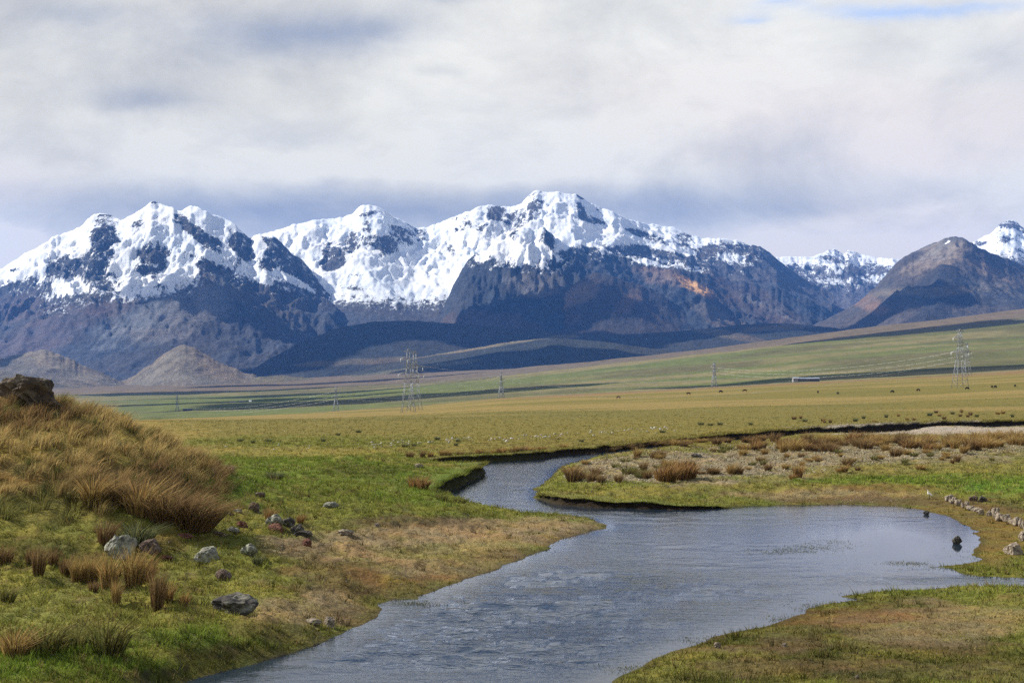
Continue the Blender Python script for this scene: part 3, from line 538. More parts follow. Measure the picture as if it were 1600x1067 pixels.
# ---------------------------------------------------------------- cut banks: earth walls under a turf lip
mb, t, b = material('cut_earth')
oc = objco(t); n1 = t.noise(t.mapping(oc, (1, 1, 2.5)), 2.2, 6, 0.7); n2 = t.noise(oc, 0.5, 3, .5)
edge = attr(t, 'col'); vm = t.node('ShaderNodeVectorMath', operation='SCALE'); t.link(edge, vm.inputs[0]); t.link(t.math('ADD', t.math('MULTIPLY', n1, 1.5), .25), vm.inputs[3])
t.link(vm.outputs[0], b.inputs['Base Color']); bump(t, b, n1, 0.9, 0.3); b.inputs['Specular IOR Level'].default_value = .05
def cut_bank(name, pts, heights, side):
    P = []; H = []
    pw = [np.array(W(*p)) for p in pts]
    for (a, ha), (c, hc) in zip(zip(pw[:-1], heights[:-1]), zip(pw[1:], heights[1:])):
        n = max(2, int(np.hypot(*(c - a)) / 0.35))
        for k in range(n): P.append(a + (c - a) * k / n); H.append(ha + (hc - ha) * k / n)
    P = np.array(P); H = np.array(H)
    k = np.ones(9) / 9
    P = np.stack([np.convolve(np.pad(P[:, i], 4, 'edge'), k, 'valid') for i in (0, 1)], 1)
    T = np.gradient(P, axis=0); T /= np.linalg.norm(T, axis=1)[:, None] + 1e-9
    N = side * np.stack([-T[:, 1], T[:, 0]], 1)
    s = np.cumsum(np.r_[0, np.hypot(*np.diff(P, axis=0).T)])
    w1 = 0.55 * fbm(s * 0.3, s * 0 + 1.5, 4, 301) + 0.15 * fbm(s * 2.0, s * 0 + 8.5, 3, 305); H = H * (1 + 0.38 * fbm(s * 0.3, s * 0 + 4, 4, 309)) + .06 * fbm(s * 1.5, s * 0, 3, 313)
    prof = [(-.35, -.25, 0), (-.12, .12, 0), (.06, .45, 0), (.0, .8, 0), (-.14, .93, .6), (-.1, 1.02, 1), (.5, 1.05, 1), (1.6, 1.04, 1), (3.4, .90, 1), (5.0, .4, 1)]
    V = []; C = []
    for o_, h_, g in prof:
        off = o_ + w1 * (1 if h_ < 1.03 else .4) + 0.06 * RNG.standard_normal(len(s)) * (h_ < .95)
        zz = H * h_ + (0.05 * fbm(s * 0.8, s * 0 + o_, 3, 317) if h_ > 1 else 0)
        V.append(np.column_stack([P + N * off[:, None], zz]))
        xy = P + N * max(o_ + 1.5, 1.5)
        gc = gsample(GC, np.clip(xy[:, 0], -900, 900), xy[:, 1])
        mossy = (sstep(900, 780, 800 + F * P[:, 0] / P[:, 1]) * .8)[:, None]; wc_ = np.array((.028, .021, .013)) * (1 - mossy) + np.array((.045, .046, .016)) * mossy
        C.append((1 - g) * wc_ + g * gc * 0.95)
    V = np.array(V); C = np.array(C)
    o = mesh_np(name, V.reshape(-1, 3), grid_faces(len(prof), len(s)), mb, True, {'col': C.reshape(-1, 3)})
    LIPS.append((P, N, H, w1))
    return tagit(o, kind='structure')
LIPS = []
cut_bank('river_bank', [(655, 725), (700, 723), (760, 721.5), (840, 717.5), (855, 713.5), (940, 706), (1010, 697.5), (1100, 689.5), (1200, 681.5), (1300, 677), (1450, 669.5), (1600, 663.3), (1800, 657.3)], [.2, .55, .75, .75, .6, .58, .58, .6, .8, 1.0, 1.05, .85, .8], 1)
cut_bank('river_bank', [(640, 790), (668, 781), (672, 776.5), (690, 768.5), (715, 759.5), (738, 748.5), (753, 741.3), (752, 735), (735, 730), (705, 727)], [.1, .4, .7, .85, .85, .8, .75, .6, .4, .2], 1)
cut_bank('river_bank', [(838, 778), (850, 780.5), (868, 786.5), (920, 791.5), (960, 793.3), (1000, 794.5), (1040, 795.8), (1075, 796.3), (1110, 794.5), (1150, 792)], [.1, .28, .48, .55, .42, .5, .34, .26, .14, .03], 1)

# ---------------------------------------------------------------- clouds drifting above the valley, outside the picture
mc, t, b = material('cloud_white'); b.inputs['Base Color'].default_value = (.85, .86, .88, 1); b.inputs['Roughness'].default_value = 1
def cloud(tx, ty, tz, rx, ry, h, seed, rot=0):
    k = (h - tz) / sun_dir[2]; c = np.array([tx, ty, tz]) + sun_dir * k
    nu, nv = 72, 20
    u = np.linspace(0, 2 * np.pi, nu, endpoint=False); v = np.linspace(0, np.pi, nv)
    U, Vv = np.meshgrid(u, v)
    r = 1 + 0.42 * fbm(np.cos(U) * 1.6 + seed * 3.1, np.sin(U) * 1.6 + seed, 4, 330 + seed) + 0.16 * fbm(np.cos(U) * 4, np.sin(U) * 4 + Vv * 2, 3, 340 + seed)
    X = rx * r * np.cos(U) * np.sin(Vv); Y = ry * r * np.sin(U) * np.sin(Vv); Zz = np.cos(Vv) * (130 + 110 * (Vv < np.pi / 2) * (1 + fbm(X / 300, Y / 300, 3, 350 + seed)))
    cr, sr = math.cos(R(rot)), math.sin(R(rot))
    V = np.stack([c[0] + X * cr - Y * sr, c[1] + X * sr + Y * cr, c[2] + Zz], -1)
    i = np.arange(nu * nv).reshape(nv, nu); j = np.roll(i, -1, 1)
    Fc = np.stack([i[:-1], i[1:], j[1:], j[:-1]], -1).reshape(-1, 4)
    o = mesh_np('cloud', V.reshape(-1, 3), Fc, mc, True); tagit(o, kind='structure')
    py = HZ - (V[..., 2] - ZC) / V[..., 1] * F; px = 800 + F * V[..., 0] / V[..., 1]
    if ((py > -10) & (px > -40) & (V[..., 1] > 0)).any(): print('cloud in view', seed, py.max())
CL = [(-1150, 7900, 100, 1000, 520, 3150, 1, 5), (350, 8200, 150, 1250, 620, 3300, 2, -4), (-900, 9300, 350, 700, 420, 3700, 3, 0), (300, 9500, 400, 650, 420, 3900, 4, 10), (1550, 8300, 300, 620, 380, 3500, 5, 12),
      (-250, 2350, -20, 330, 190, 2500, 6, 6), (430, 1930, 40, 300, 85, 2500, 7, 12), (900, 4500, 90, 900, 230, 2700, 8, 14), (-2550, 6700, 60, 300, 280, 2900, 9, 0), (-650, 3700, 0, 480, 170, 2700, 10, -5), (2500, 8400, 300, 420, 300, 3500, 11, 0), (-560, 5600, 20, 700, 200, 2800, 12, 4), (-1900, 9600, 400, 500, 260, 3900, 13, -10)]
CL += [(-620, 2900, -10, 330, 90, 2500, 14, 5), (-1000, 4700, 10, 560, 150, 2700, 15, 4), (250, 6600, 60, 700, 260, 2900, 16, -3)]
for c_ in CL: cloud(*c_)

# ---------------------------------------------------------------- vegetation
def leaf_mat(name, rough=.75, trans=.25):
    m = bpy.data.materials.new(name); m.use_nodes = True; t = NT(m.node_tree); t.n.clear()
    out = t.node('ShaderNodeOutputMaterial'); d = t.node('ShaderNodeBsdfDiffuse'); tr = t.node('ShaderNodeBsdfTranslucent'); mx = t.node('ShaderNodeMixShader')
    c = attr(t, 'col'); n = t.noise(objco(t), 3.0, 2, .5)
    vm = t.node('ShaderNodeVectorMath', operation='SCALE'); t.link(c, vm.inputs[0]); t.link(t.math('ADD', t.math('MULTIPLY', n, .5), .75), vm.inputs[3])
    t.link(vm.outputs[0], d.inputs[0]); t.link(vm.outputs[0], tr.inputs[0]); mx.inputs[0].default_value = trans
    t.link(d.outputs[0], mx.inputs[1]); t.link(tr.outputs[0], mx.inputs[2]); t.link(mx.outputs[0], out.inputs[0])
    return m
BLADE = leaf_mat('grass_blades')
def blades(base, h, az, lean, width, colr, curve=0.5, seg=2):
    """tapering blades: base (n,3), height, azimuth, lean (run over height), width, colour (n,3) -> verts, tris, colours"""
    n = len(base); dirv = np.stack([np.cos(az), np.sin(az), np.zeros(n)], 1); face = RNG.uniform(0, 2 * np.pi, n); sd = np.stack([np.cos(face), np.sin(face), np.zeros(n)], 1)
    if seg == 1:
        tip = base + dirv * (lean * h)[:, None] + np.array([0, 0, 1]) * h[:, None]
        V = np.stack([base - sd * width[:, None] / 2, base + sd * width[:, None] / 2, tip], 1).reshape(-1, 3)
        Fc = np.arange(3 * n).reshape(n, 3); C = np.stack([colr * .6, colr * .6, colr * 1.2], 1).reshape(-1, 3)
        return V, Fc, C
    mid = base + dirv * (lean * h * 0.35)[:, None] + np.array([0, 0, 1]) * (h * 0.58)[:, None]
    tip = base + dirv * (lean * h * (1 + curve * .4))[:, None] + np.array([0, 0, 1]) * (h * (1 - 0.12 * lean))[:, None]
    w_ = width[:, None] / 2
    V = np.stack([base - sd * w_, base + sd * w_, mid - sd * w_ * .8, mid + sd * w_ * .8, tip], 1).reshape(-1, 3)
    i = np.arange(n)[:, None] * 5
    Fc = np.stack([i + [0, 1, 3], i + [0, 3, 2], i + [2, 3, 4]], 1).reshape(-1, 3)
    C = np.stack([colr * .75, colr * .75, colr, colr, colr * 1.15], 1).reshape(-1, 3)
    return V, Fc, C
def vary(c, n, lo=.65, hi=1.35, hue=.12):
    k = RNG.uniform(lo, hi, (n, 1)); return np.clip(np.asarray(c) * k * (1 + RNG.uniform(-hue, hue, (n, 3)) * np.array([1, .5, 1])), .004, .6)

# short turf: small blade tufts over the near ground
N = 150000
yy_ = np.exp(RNG.uniform(math.log(33), math.log(520), N)); pp_ = RNG.uniform(-120, 1720, N); xx_ = (pp_ - 800) / F * yy_
gd = gsample(GD, xx_, yy_); gr = gsample(GRASSY, xx_, yy_); keep = (gd > .12) & (RNG.random(N) < (0.18 + 0.82 * gr) * (1 - .75 * sstep(150, 420, yy_)))
xx_, yy_, gd, gr = xx_[keep], yy_[keep], gd[keep], gr[keep]; n = len(xx_)
zz_ = gsample(GZ, xx_, yy_); gc_ = gsample(GC, xx_, yy_)
nb = 5; idx = np.repeat(np.arange(n), nb)
sc_ = (0.6 + np.minimum(yy_, 260) / 120)[idx]
base = np.stack([xx_[idx] + RNG.normal(0, .07, n * nb) * sc_, yy_[idx] + RNG.normal(0, .07, n * nb) * sc_, zz_[idx] - .03], 1)
hh = RNG.uniform(.07, .20, n * nb) * (0.7 + .5 * gr[idx]) * (0.75 + np.minimum(yy_[idx], 160) / 170)
tuftk = RNG.uniform(.6, 1.45, n)[idx]
cc = vary(gc_[idx] * np.array([1.32, 1.30, 1.1]), n * nb, .75, 1.35) * tuftk[:, None]
straw = RNG.random(n * nb) < .10; cc[straw] = vary((.24, .19, .08), straw.sum())
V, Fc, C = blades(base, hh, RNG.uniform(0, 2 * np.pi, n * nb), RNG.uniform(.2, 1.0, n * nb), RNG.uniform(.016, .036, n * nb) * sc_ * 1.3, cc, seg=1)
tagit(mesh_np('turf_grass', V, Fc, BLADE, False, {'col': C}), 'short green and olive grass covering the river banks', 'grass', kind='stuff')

# coarser clumps that roughen the turf
N = 17000
yy_ = np.exp(RNG.uniform(math.log(34), math.log(190), N)); pp_ = RNG.uniform(-120, 1720, N); xx_ = (pp_ - 800) / F * yy_
gd = gsample(GD, xx_, yy_); gr = gsample(GRASSY, xx_, yy_); cl_ = fbm(xx_ * .35, yy_ * .35, 3, 521)
keep = (gd > .25) & (RNG.random(N) < (.12 + .88 * gr) * sstep(-.35, .35, cl_)); xx_, yy_ = xx_[keep], yy_[keep]; n = len(xx_)
zz_ = gsample(GZ, xx_, yy_); gc_ = gsample(GC, xx_, yy_) * RNG.uniform(.4, 1.7, n)[:, None]; st = RNG.random(n) < .16; gc_[st] = np.array((.17, .125, .05)) * RNG.uniform(.6, 1.2, (st.sum(), 1))
nb = 16; idx = np.repeat(np.arange(n), nb); a0 = RNG.uniform(0, 6.283, n * nb); rad = np.abs(RNG.normal(0, .11, n * nb)) * (.7 + yy_[idx] / 130); sz = RNG.uniform(.5, 1.3, n)[idx]
base = np.stack([xx_[idx] + rad * np.cos(a0), yy_[idx] + rad * np.sin(a0), zz_[idx] - .03], 1)
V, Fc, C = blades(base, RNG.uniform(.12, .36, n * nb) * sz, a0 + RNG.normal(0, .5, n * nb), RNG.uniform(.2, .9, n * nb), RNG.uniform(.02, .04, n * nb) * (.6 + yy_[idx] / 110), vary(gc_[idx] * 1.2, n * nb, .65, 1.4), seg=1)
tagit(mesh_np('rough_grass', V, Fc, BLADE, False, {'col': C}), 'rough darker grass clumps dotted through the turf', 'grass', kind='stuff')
# weeds and sedges standing in the shallows
pts = []
for px, py, rx, ry, k in [(1265, 856, 75, 7, 520), (1225, 862, 60, 3, 260), (1300, 846, 40, 4, 160), (1418, 880, 38, 3, 320), (1290, 948, 60, 8, 420), (1230, 968, 40, 8, 300), (1120, 1000, 70, 8, 300), (1000, 1045, 60, 8, 240), (1540, 868, 45, 16, 420), (1390, 928, 70, 5, 300), (1480, 887, 60, 4, 260), (640, 942, 50, 5, 220), (875, 768, 18, 4, 60), (810, 766, 14, 2, 60), (945, 790, 50, 2, 80), (1420, 797, 50, 5, 160)]:
    k = int(k * .55); q = RNG.normal(0, .5, (k, 2)) * np.array([rx, ry]) + np.array([px, py]); pts.append(q)
pts = np.concatenate(pts); wy_ = ZC * F / (pts[:, 1] - HZ); wx2 = (pts[:, 0] - 800) / F * wy_; ok = gsample(GD, wx2, wy_) < .6; wx2, wy_ = wx2[ok], wy_[ok]; n = len(wx2); nb = 5; idx = np.repeat(np.arange(n), nb)
base = np.stack([wx2[idx] + RNG.normal(0, .10, n * nb), wy_[idx] + RNG.normal(0, .2, n * nb), np.full(n * nb, -.03)], 1)
V, Fc, C = blades(base, RNG.uniform(.03, .075, n * nb), RNG.uniform(0, 6.28, n * nb), RNG.uniform(.2, 1.2, n * nb), RNG.uniform(.02, .04, n * nb), vary((.115, .115, .042), n * nb, .5, 1.4), seg=1)
tagit(mesh_np('water_weed', V, Fc, BLADE, False, {'col': C}), 'green weed and sedge standing in the river shallows', 'weed', kind='stuff')

# grass hanging over the lips of the cut banks
V0 = []; F0 = []; C0_ = []; off0 = 0
for P_, N_, H_, w_ in LIPS:
    n = int(len(P_) * 20); i = RNG.integers(0, len(P_), n); o_ = np.where(RNG.random(n) < .45, RNG.uniform(-.2, .1, n), RNG.uniform(0, 3.6, n))
    xy = P_[i] + N_[i] * (o_ + w_[i] * .8)[:, None] + RNG.normal(0, .1, (n, 2)); z = H_[i] * np.interp(o_, [-.2, -.1, .5, 1.6, 3.4], [.96, 1.0, 1.04, 1.03, .9])
    gc_ = gsample(GC, xy[:, 0] + N_[i][:, 0] * 2.5, xy[:, 1] + N_[i][:, 1] * 2.5) * np.array([1.25, 1.2, 1.1])
    hang = o_ < .1; az_ = np.where(hang, np.arctan2(-N_[i][:, 1], -N_[i][:, 0]) + RNG.normal(0, .6, n), RNG.uniform(0, 6.28, n))
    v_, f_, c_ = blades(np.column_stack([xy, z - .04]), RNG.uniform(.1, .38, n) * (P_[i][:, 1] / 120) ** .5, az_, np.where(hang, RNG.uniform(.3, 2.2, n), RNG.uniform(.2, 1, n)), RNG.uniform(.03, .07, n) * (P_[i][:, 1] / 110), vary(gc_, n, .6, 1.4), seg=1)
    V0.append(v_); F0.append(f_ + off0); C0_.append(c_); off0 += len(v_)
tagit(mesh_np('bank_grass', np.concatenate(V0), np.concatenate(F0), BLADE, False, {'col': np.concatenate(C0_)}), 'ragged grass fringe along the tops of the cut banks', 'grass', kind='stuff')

# the mound's long golden grass, one unbroken mass
N = 3800
mx_ = RNG.uniform(-46, -11.5, N); my_ = RNG.uniform(49, 92, N)
am = np.interp(mx_ + 0.14 * (my_ - 74) * (my_ < 74), MOUND_X, MOUND_Z) * sstep(49, 73, my_) * np.exp(-(np.maximum(my_ - 75, 0) / 9) ** 2)
mpx = 800 + F * mx_ / my_
keep = (am > 0.95 + .6 * RNG.random(N)) & (mpx > -140) & (fbm(mx_ * .55, my_ * .55, 3, 511) > -.52 + .12 * RNG.standard_normal(N))
mx_, my_, am, mpx = mx_[keep], my_[keep], am[keep], mpx[keep]; mz_ = gsample(GZ, mx_, my_); mpy = HZ + (ZC - mz_) / my_ * F
lower = sstep(770, 800, mpy) * sstep(190, 120, mpx)                      # paler green fringe at the foot
redder = sstep(-.1, .4, fbm(mx_ * .25, my_ * .25, 3, 501) + 0.5 * sstep(700, 770, mpy))
pal = np.array((.37, .275, .11)) * (1 - redder[:, None]) + np.array((.24, .16, .072)) * redder[:, None]; pal = pal * (1 - lower[:, None]) + np.array((.20, .19, .06)) * lower[:, None]
green = (RNG.random(len(mx_)) < .16)[:, None]; pal = np.where(green, np.array((.085, .09, .028)), pal)
nb = 54; n = len(mx_); idx = np.repeat(np.arange(n), nb)
rad = np.abs(RNG.normal(0, .20, n * nb)); a0 = RNG.uniform(0, 2 * np.pi, n * nb)
base = np.stack([mx_[idx] + rad * np.cos(a0), my_[idx] + rad * np.sin(a0), mz_[idx] - .05], 1)
hb = RNG.uniform(.35, 1.0, n)[idx] * RNG.uniform(.6, 1.1, n * nb)
dx = np.cos(a0) * rad * 2.0 + .38; dy = np.sin(a0) * rad * 2.0
V, Fc, C = blades(base, hb, np.arctan2(dy, dx) + RNG.normal(0, .35, n * nb), np.hypot(dx, dy) * RNG.uniform(.6, 1.3, n * nb) , RNG.uniform(.014, .03, n * nb), vary(pal[idx], n * nb, .6, 1.4) * RNG.uniform(.7, 1.3, n)[idx][:, None])
tagit(mesh_np('mound_grass', V, Fc, BLADE, False, {'col': C}), 'long golden brown grass covering the mound at left', 'grass', kind='stuff')

# single tussocks: a few shapes, copied
def tussock_mesh(name, c, nb, spread, lean, seed, dark=.6, bw_=1.0):
    a0 = RNG.uniform(0, 2 * np.pi, nb); rad = spread * np.sqrt(RNG.random(nb)) * .55
    base = np.stack([rad * np.cos(a0), rad * np.sin(a0), np.full(nb, -.05)], 1)
    hb = RNG.uniform(.6, 1.3, nb) * (1 - .5 * rad / spread)
    dx = np.cos(a0) * (.15 + rad / spread * lean) + .16; dy = np.sin(a0) * (.15 + rad / spread * lean)
    cc = vary(c, nb, .55, 1.4); low = RNG.random(nb) < .3; cc[low] *= dark
    V, Fc, C = blades(base, hb, np.arctan2(dy, dx) + RNG.normal(0, .3, nb), np.hypot(dx, dy), RNG.uniform(.02, .045, nb) * bw_, cc)
    me = mesh_np(name, V, Fc, BLADE, False, {'col': C}); d = me.data; bpy.data.objects.remove(me); return d
TM = {'gold': [tussock_mesh('tussock', (.33, .225, .085), 300, .45, .8, i, .6, .75) for i in range(4)], 'brown': [tussock_mesh('tussock', (.20, .13, .06), 200, .5, .8, i) for i in range(4)],
      'olive': [tussock_mesh('tussock', (.15, .145, .045), 150, .55, .9, i) for i in range(3)], 'orange': [tussock_mesh('tussock', (.29, .175, .07), 180, .5, .8, i) for i in range(3)], 'russet': [tussock_mesh('tussock', (.235, .155, .072), 760, .5, .95, i, .55, .36) for i in range(5)], 'grey': [tussock_mesh('tussock', (.12, .13, .06), 170, .6, 1.0, i) for i in range(2)]}
def tussock(px, py, hpx, wpx, kind, label, group=None):
    p = hit(px, py); k = p[1] / F
    o = bpy.data.objects.new('grass_tussock', random.choice(TM[kind])); COL.objects.link(o)
    o.location = p - np.array([0, 0, .02]); h = hpx * k * (1.0 if kind == 'russet' else 1.28); wd_ = wpx * k / .72
    o.scale = (wd_, wd_, h); o.rotation_euler = (0, 0, random.uniform(-.5, .5))
    tagit(o, label, 'tussock', group); return o
LEFT = [(165, 852, 40, 26, 'brown', 'tall brown tussock just above the large lichen boulder'), (60, 897, 42, 20, 'brown', 'tall dark brown tussock at far left beside the lower grass bank'),
        (103, 899, 30, 18, 'brown', 'leftmost tussock of the brown row below the lichen boulder'), (120, 907, 34, 22, 'gold', 'second tussock from the left in the row below the lichen boulder'), (142, 910, 40, 24, 'gold', 'golden tussock in the middle of the row below the lichen boulder'),
        (171, 918, 50, 34, 'gold', 'broad golden tussock at the right end of the row below the boulder'), (208, 914, 52, 34, 'gold', 'broad golden tussock right of the lichen boulder'), (228, 910, 42, 26, 'orange', 'orange gold tussock touching the broad one right of the boulder'),
        (246, 952, 62, 22, 'brown', 'tall narrow brown tussock casting a shadow on the green turf'), (262, 942, 34, 16, 'orange', 'small rusty tussock behind the tall narrow one'), (181, 945, 38, 15, 'gold', 'slim golden tussock standing alone on short turf'),
        (288, 948, 24, 12, 'orange', 'little rusty tussock right of the tall narrow one'), (6, 882, 30, 26, 'brown', 'brown tussock cut by the left picture edge'), (9, 940, 26, 26, 'olive', 'olive tussock low at the left picture edge'),
        (168, 1020, 54, 54, 'olive', 'wide arching olive tussock near the bottom left'), (72, 1020, 46, 60, 'olive', 'wide yellow green tussock left of the arching one'), (25, 1025, 42, 50, 'gold', 'pale tussock in the bottom left corner'), (120, 1012, 34, 40, 'olive', 'low tussock between the two wide olive ones'),
        (212, 848, 30, 44, 'grey', 'grey green bushy tuft behind the lichen boulder'), (48, 882, 26, 16, 'brown', 'short brown tussock behind the tall one at far left'), (82, 880, 22, 16, 'brown', 'thin brown tussock above the row at left'), (146, 924, 16, 14, 'brown', 'tiny brown tussock in front of the golden row'),
        (297, 826, 62, 84, 'russet', 'rightmost huge russet tussock at the foot of the mound'), (263, 818, 66, 70, 'russet', 'second huge russet tussock from the mound end'), (222, 806, 50, 60, 'gold', 'golden tussock between two russet ones at the mound foot'), (185, 790, 52, 60, 'russet', 'innermost russet tussock along the mound foot'), (148, 786, 40, 50, 'gold', 'golden brown tussock at the inner end of the mound foot'),
        (428, 748, 12, 22, 'grey', 'dark round tuft on the green bank above the rocks'), (422, 812, 20, 16, 'orange', 'rusty tussock right behind the rock cluster'), (469, 816, 14, 12, 'orange', 'small rusty tussock right of the rock cluster'), (648, 762, 18, 20, 'orange', 'orange tussock left end on the dark bank bend'), (660, 764, 20, 20, 'orange', 'orange tussock right end on the dark bank bend'),
        (690, 783, 14, 16, 'olive', 'green rushy tuft at the inner bend water edge'), (718, 786, 10, 18, 'olive', 'flat green tuft at the tip of the bend'), (402, 880, 14, 14, 'grey', 'dark tuft beside the pale boulders'), (320, 740, 26, 20, 'gold', 'golden tussock at the right end of the mound')]
for a in LEFT: tussock(*a)
BAR = [(897, 751, 22, 28, 'brown'), (930, 743, 13, 16, 'brown'), (924, 752, 14, 16, 'brown'), (939, 753, 12, 13, 'brown'), (966, 753, 13, 13, 'brown'), (995, 715, 15, 12, 'gold'), (1022, 716, 12, 14, 'brown'), (1033, 715, 12, 14, 'brown'), (1005, 735, 14, 12, 'brown'), (982, 741, 14, 20, 'olive'), (1011, 748, 14, 14, 'brown'),
       (1000, 746, 12, 18, 'olive'), (1033, 750, 24, 24, 'orange'), (1046, 751, 27, 24, 'orange'), (1059, 749, 26, 24, 'orange'), (1072, 748, 26, 22, 'orange'), (1080, 745, 20, 18, 'orange'), (1042, 729, 11, 20, 'gold'), (1064, 731, 12, 18, 'brown'), (1078, 731, 12, 16, 'brown'), (1110, 739, 10, 14, 'brown'), (1118, 740, 9, 12, 'brown'), (1142, 740, 15, 15, 'gold'), (1154, 741, 14, 13, 'brown'),
       (1200, 736, 14, 11, 'brown'), (1135, 703, 9, 18, 'olive'), (1167, 703, 9, 18, 'gold'), (1158, 702, 9, 14, 'gold'), (1247, 745, 20, 16, 'orange'), (1238, 748, 8, 10, 'orange'), (1227, 733, 9, 11, 'gold'), (1324, 728, 13, 16, 'brown'), (1319, 738, 13, 12, 'gold'), (1399, 713, 14, 18, 'brown'), (1365, 718, 8, 10, 'olive'), (1428, 713, 8, 11, 'olive'), (1495, 722, 13, 10, 'brown'), (1488, 724, 8, 6, 'brown'),
       (1506, 708, 13, 12, 'gold'), (1550, 720, 7, 6, 'olive'), (1253, 728, 8, 8, 'gold'), (1340, 735, 7, 9, 'brown'), (890, 742, 14, 22, 'gold'), (910, 748, 10, 14, 'gold')]
CW = {'russet': 'russet', 'brown': 'dark brown', 'gold': 'golden', 'olive': 'olive green', 'orange': 'orange', 'grey': 'grey green'}
def zone(px):
    for lim, wd_ in ((915, 'at the bar tip beside the water'), (975, 'left of the orange clump on the gravel bar'), (1028, 'just left of the orange clump on the gravel bar'), (1090, 'in the clump at the middle of the gravel bar'), (1175, 'right of the orange clump on the gravel bar'), (1290, 'on the gravel facing the pool middle'), (1380, 'on the gravel above the pool right half'), (1460, 'below the tussock band, above the white bird'), (2000, 'at the far right end of the gravel')):
        if px < lim: return wd_
for a in BAR: tussock(*a, ('tall ' if a[2] >= 20 else 'small ' if a[2] < 11 else '') + CW[a[4]] + ' tussock ' + zone(a[0]), 'tussocks on the gravel bar')
for i in range(72):
    u = random.random() ** .8; px = 1175 + 445 * u; py = random.uniform(690 - 6 * u, 707 - 3 * u)
    kd = random.choice(['gold', 'gold', 'brown', 'brown', 'orange']); tussock(px, py, random.uniform(10, 17), random.uniform(14, 24), kd, CW[kd] + ' tussock in the ' + ('left' if px < 1320 else 'middle' if px < 1470 else 'right') + ' third of the dense band behind the gravel, ' + ('front' if py > 699 - 4 * u else 'back') + ' row', 'tussock band behind the gravel')
for i in range(46):
    px, py = random.uniform(900, 1480), random.uniform(700, 742); tussock(px, py, random.uniform(5, 10), random.uniform(7, 14), random.choice(['gold', 'olive', 'brown']), 'very small tuft sprinkled among the stones of the gravel bar', 'sparse tufts on the gravel')
for i in range(26):
    px = random.uniform(945, 1190); tussock(px, np.interp(px, [945, 1000, 1100, 1190], [706, 697, 692, 688]) + random.uniform(-1, 4), random.uniform(7, 11), random.uniform(12, 20), random.choice(['brown', 'gold', 'brown']), 'small brown tussock along the back rim of the bar near the bend', 'tussocks on the rim of the bar')
for px, py in [(640, 714), (660, 714), (672, 713), (690, 712), (700, 712), (718, 711), (735, 711), (748, 710), (760, 710), (772, 709), (783, 709), (800, 707), (806, 706), (813, 706), (820, 705), (827, 705), (846, 703), (880, 700)]:
    tussock(px, py, random.uniform(6, 11), random.uniform(8, 14), random.choice(['orange', 'gold', 'brown']), 'small golden tussock on top of the dark far bank at the bend', 'tussocks on the far bank')
for i in range(26):
    px = random.uniform(1240, 1600); tussock(px, np.interp(px, [1240, 1600], [661, 648]) + random.uniform(-8, 4), random.uniform(4, 6), random.uniform(4, 7), random.choice(['brown', 'gold', 'grey']), 'tiny tussock on the plain above the long black bank', 'tussocks on the plain beyond the bank')
for px, py in [(683, 687), (715, 690), (632, 698), (647, 697), (712, 696), (908, 690), (1035, 676), (1095, 664), (1110, 665), (1125, 664), (1173, 664), (560, 676), (528, 680), (505, 690), (375, 690), (395, 692), (420, 690)]:
    tussock(px, py, random.uniform(4, 6), random.uniform(5, 8), 'grey', 'tiny dark tuft dotted over the green flat beyond the bend', 'tufts on the far green flat')

# ---------------------------------------------------------------- boulders
def stone_mat(name, c1, c2, lichen, k):
    m, t, b = material(name); oc = objco(t)
    n1 = t.noise(oc, 2.2, 6, .7, .3); n2 = t.noise(oc, 7.0, 4, .65); n3 = t.noise(t.mapping(oc, loc=(9, 3, 1)), 3.0, 5, .65)
    c = t.mix(t.ramp(n1, .35, .65), c1 + (1,), c2 + (1,)); c = t.mix(t.math('MULTIPLY', t.ramp(n3, .5 - k * .2, .62), min(1, k * 1.6)), c, lichen + (1,))
    t.link(t.mix(t.math('MULTIPLY', t.ramp(n2, .55, .38), .6), c, (.02, .018, .015, 1)), b.inputs['Base Color'])
    bump(t, b, t.math('ADD', n1, t.math('MULTIPLY', n2, .6)), .9, .12); return m
SM = {'lichen': stone_mat('lichen_stone', (.13, .12, .10), (.20, .19, .16), (.30, .31, .235), .9), 'dark': stone_mat('dark_stone', (.035, .032, .028), (.075, .065, .055), (.25, .25, .19), .35), 'red': stone_mat('red_stone', (.14, .055, .035), (.20, .085, .055), (.12, .09, .07), .2),
      'brown': stone_mat('brown_stone', (.10, .065, .045), (.16, .11, .08), (.24, .21, .17), .3), 'tan': stone_mat('tan_stone', (.27, .22, .16), (.36, .30, .23), (.20, .17, .13), .3), 'outcrop': stone_mat('outcrop_rock', (.035, .028, .022), (.095, .07, .048), (.16, .14, .10), .3)}
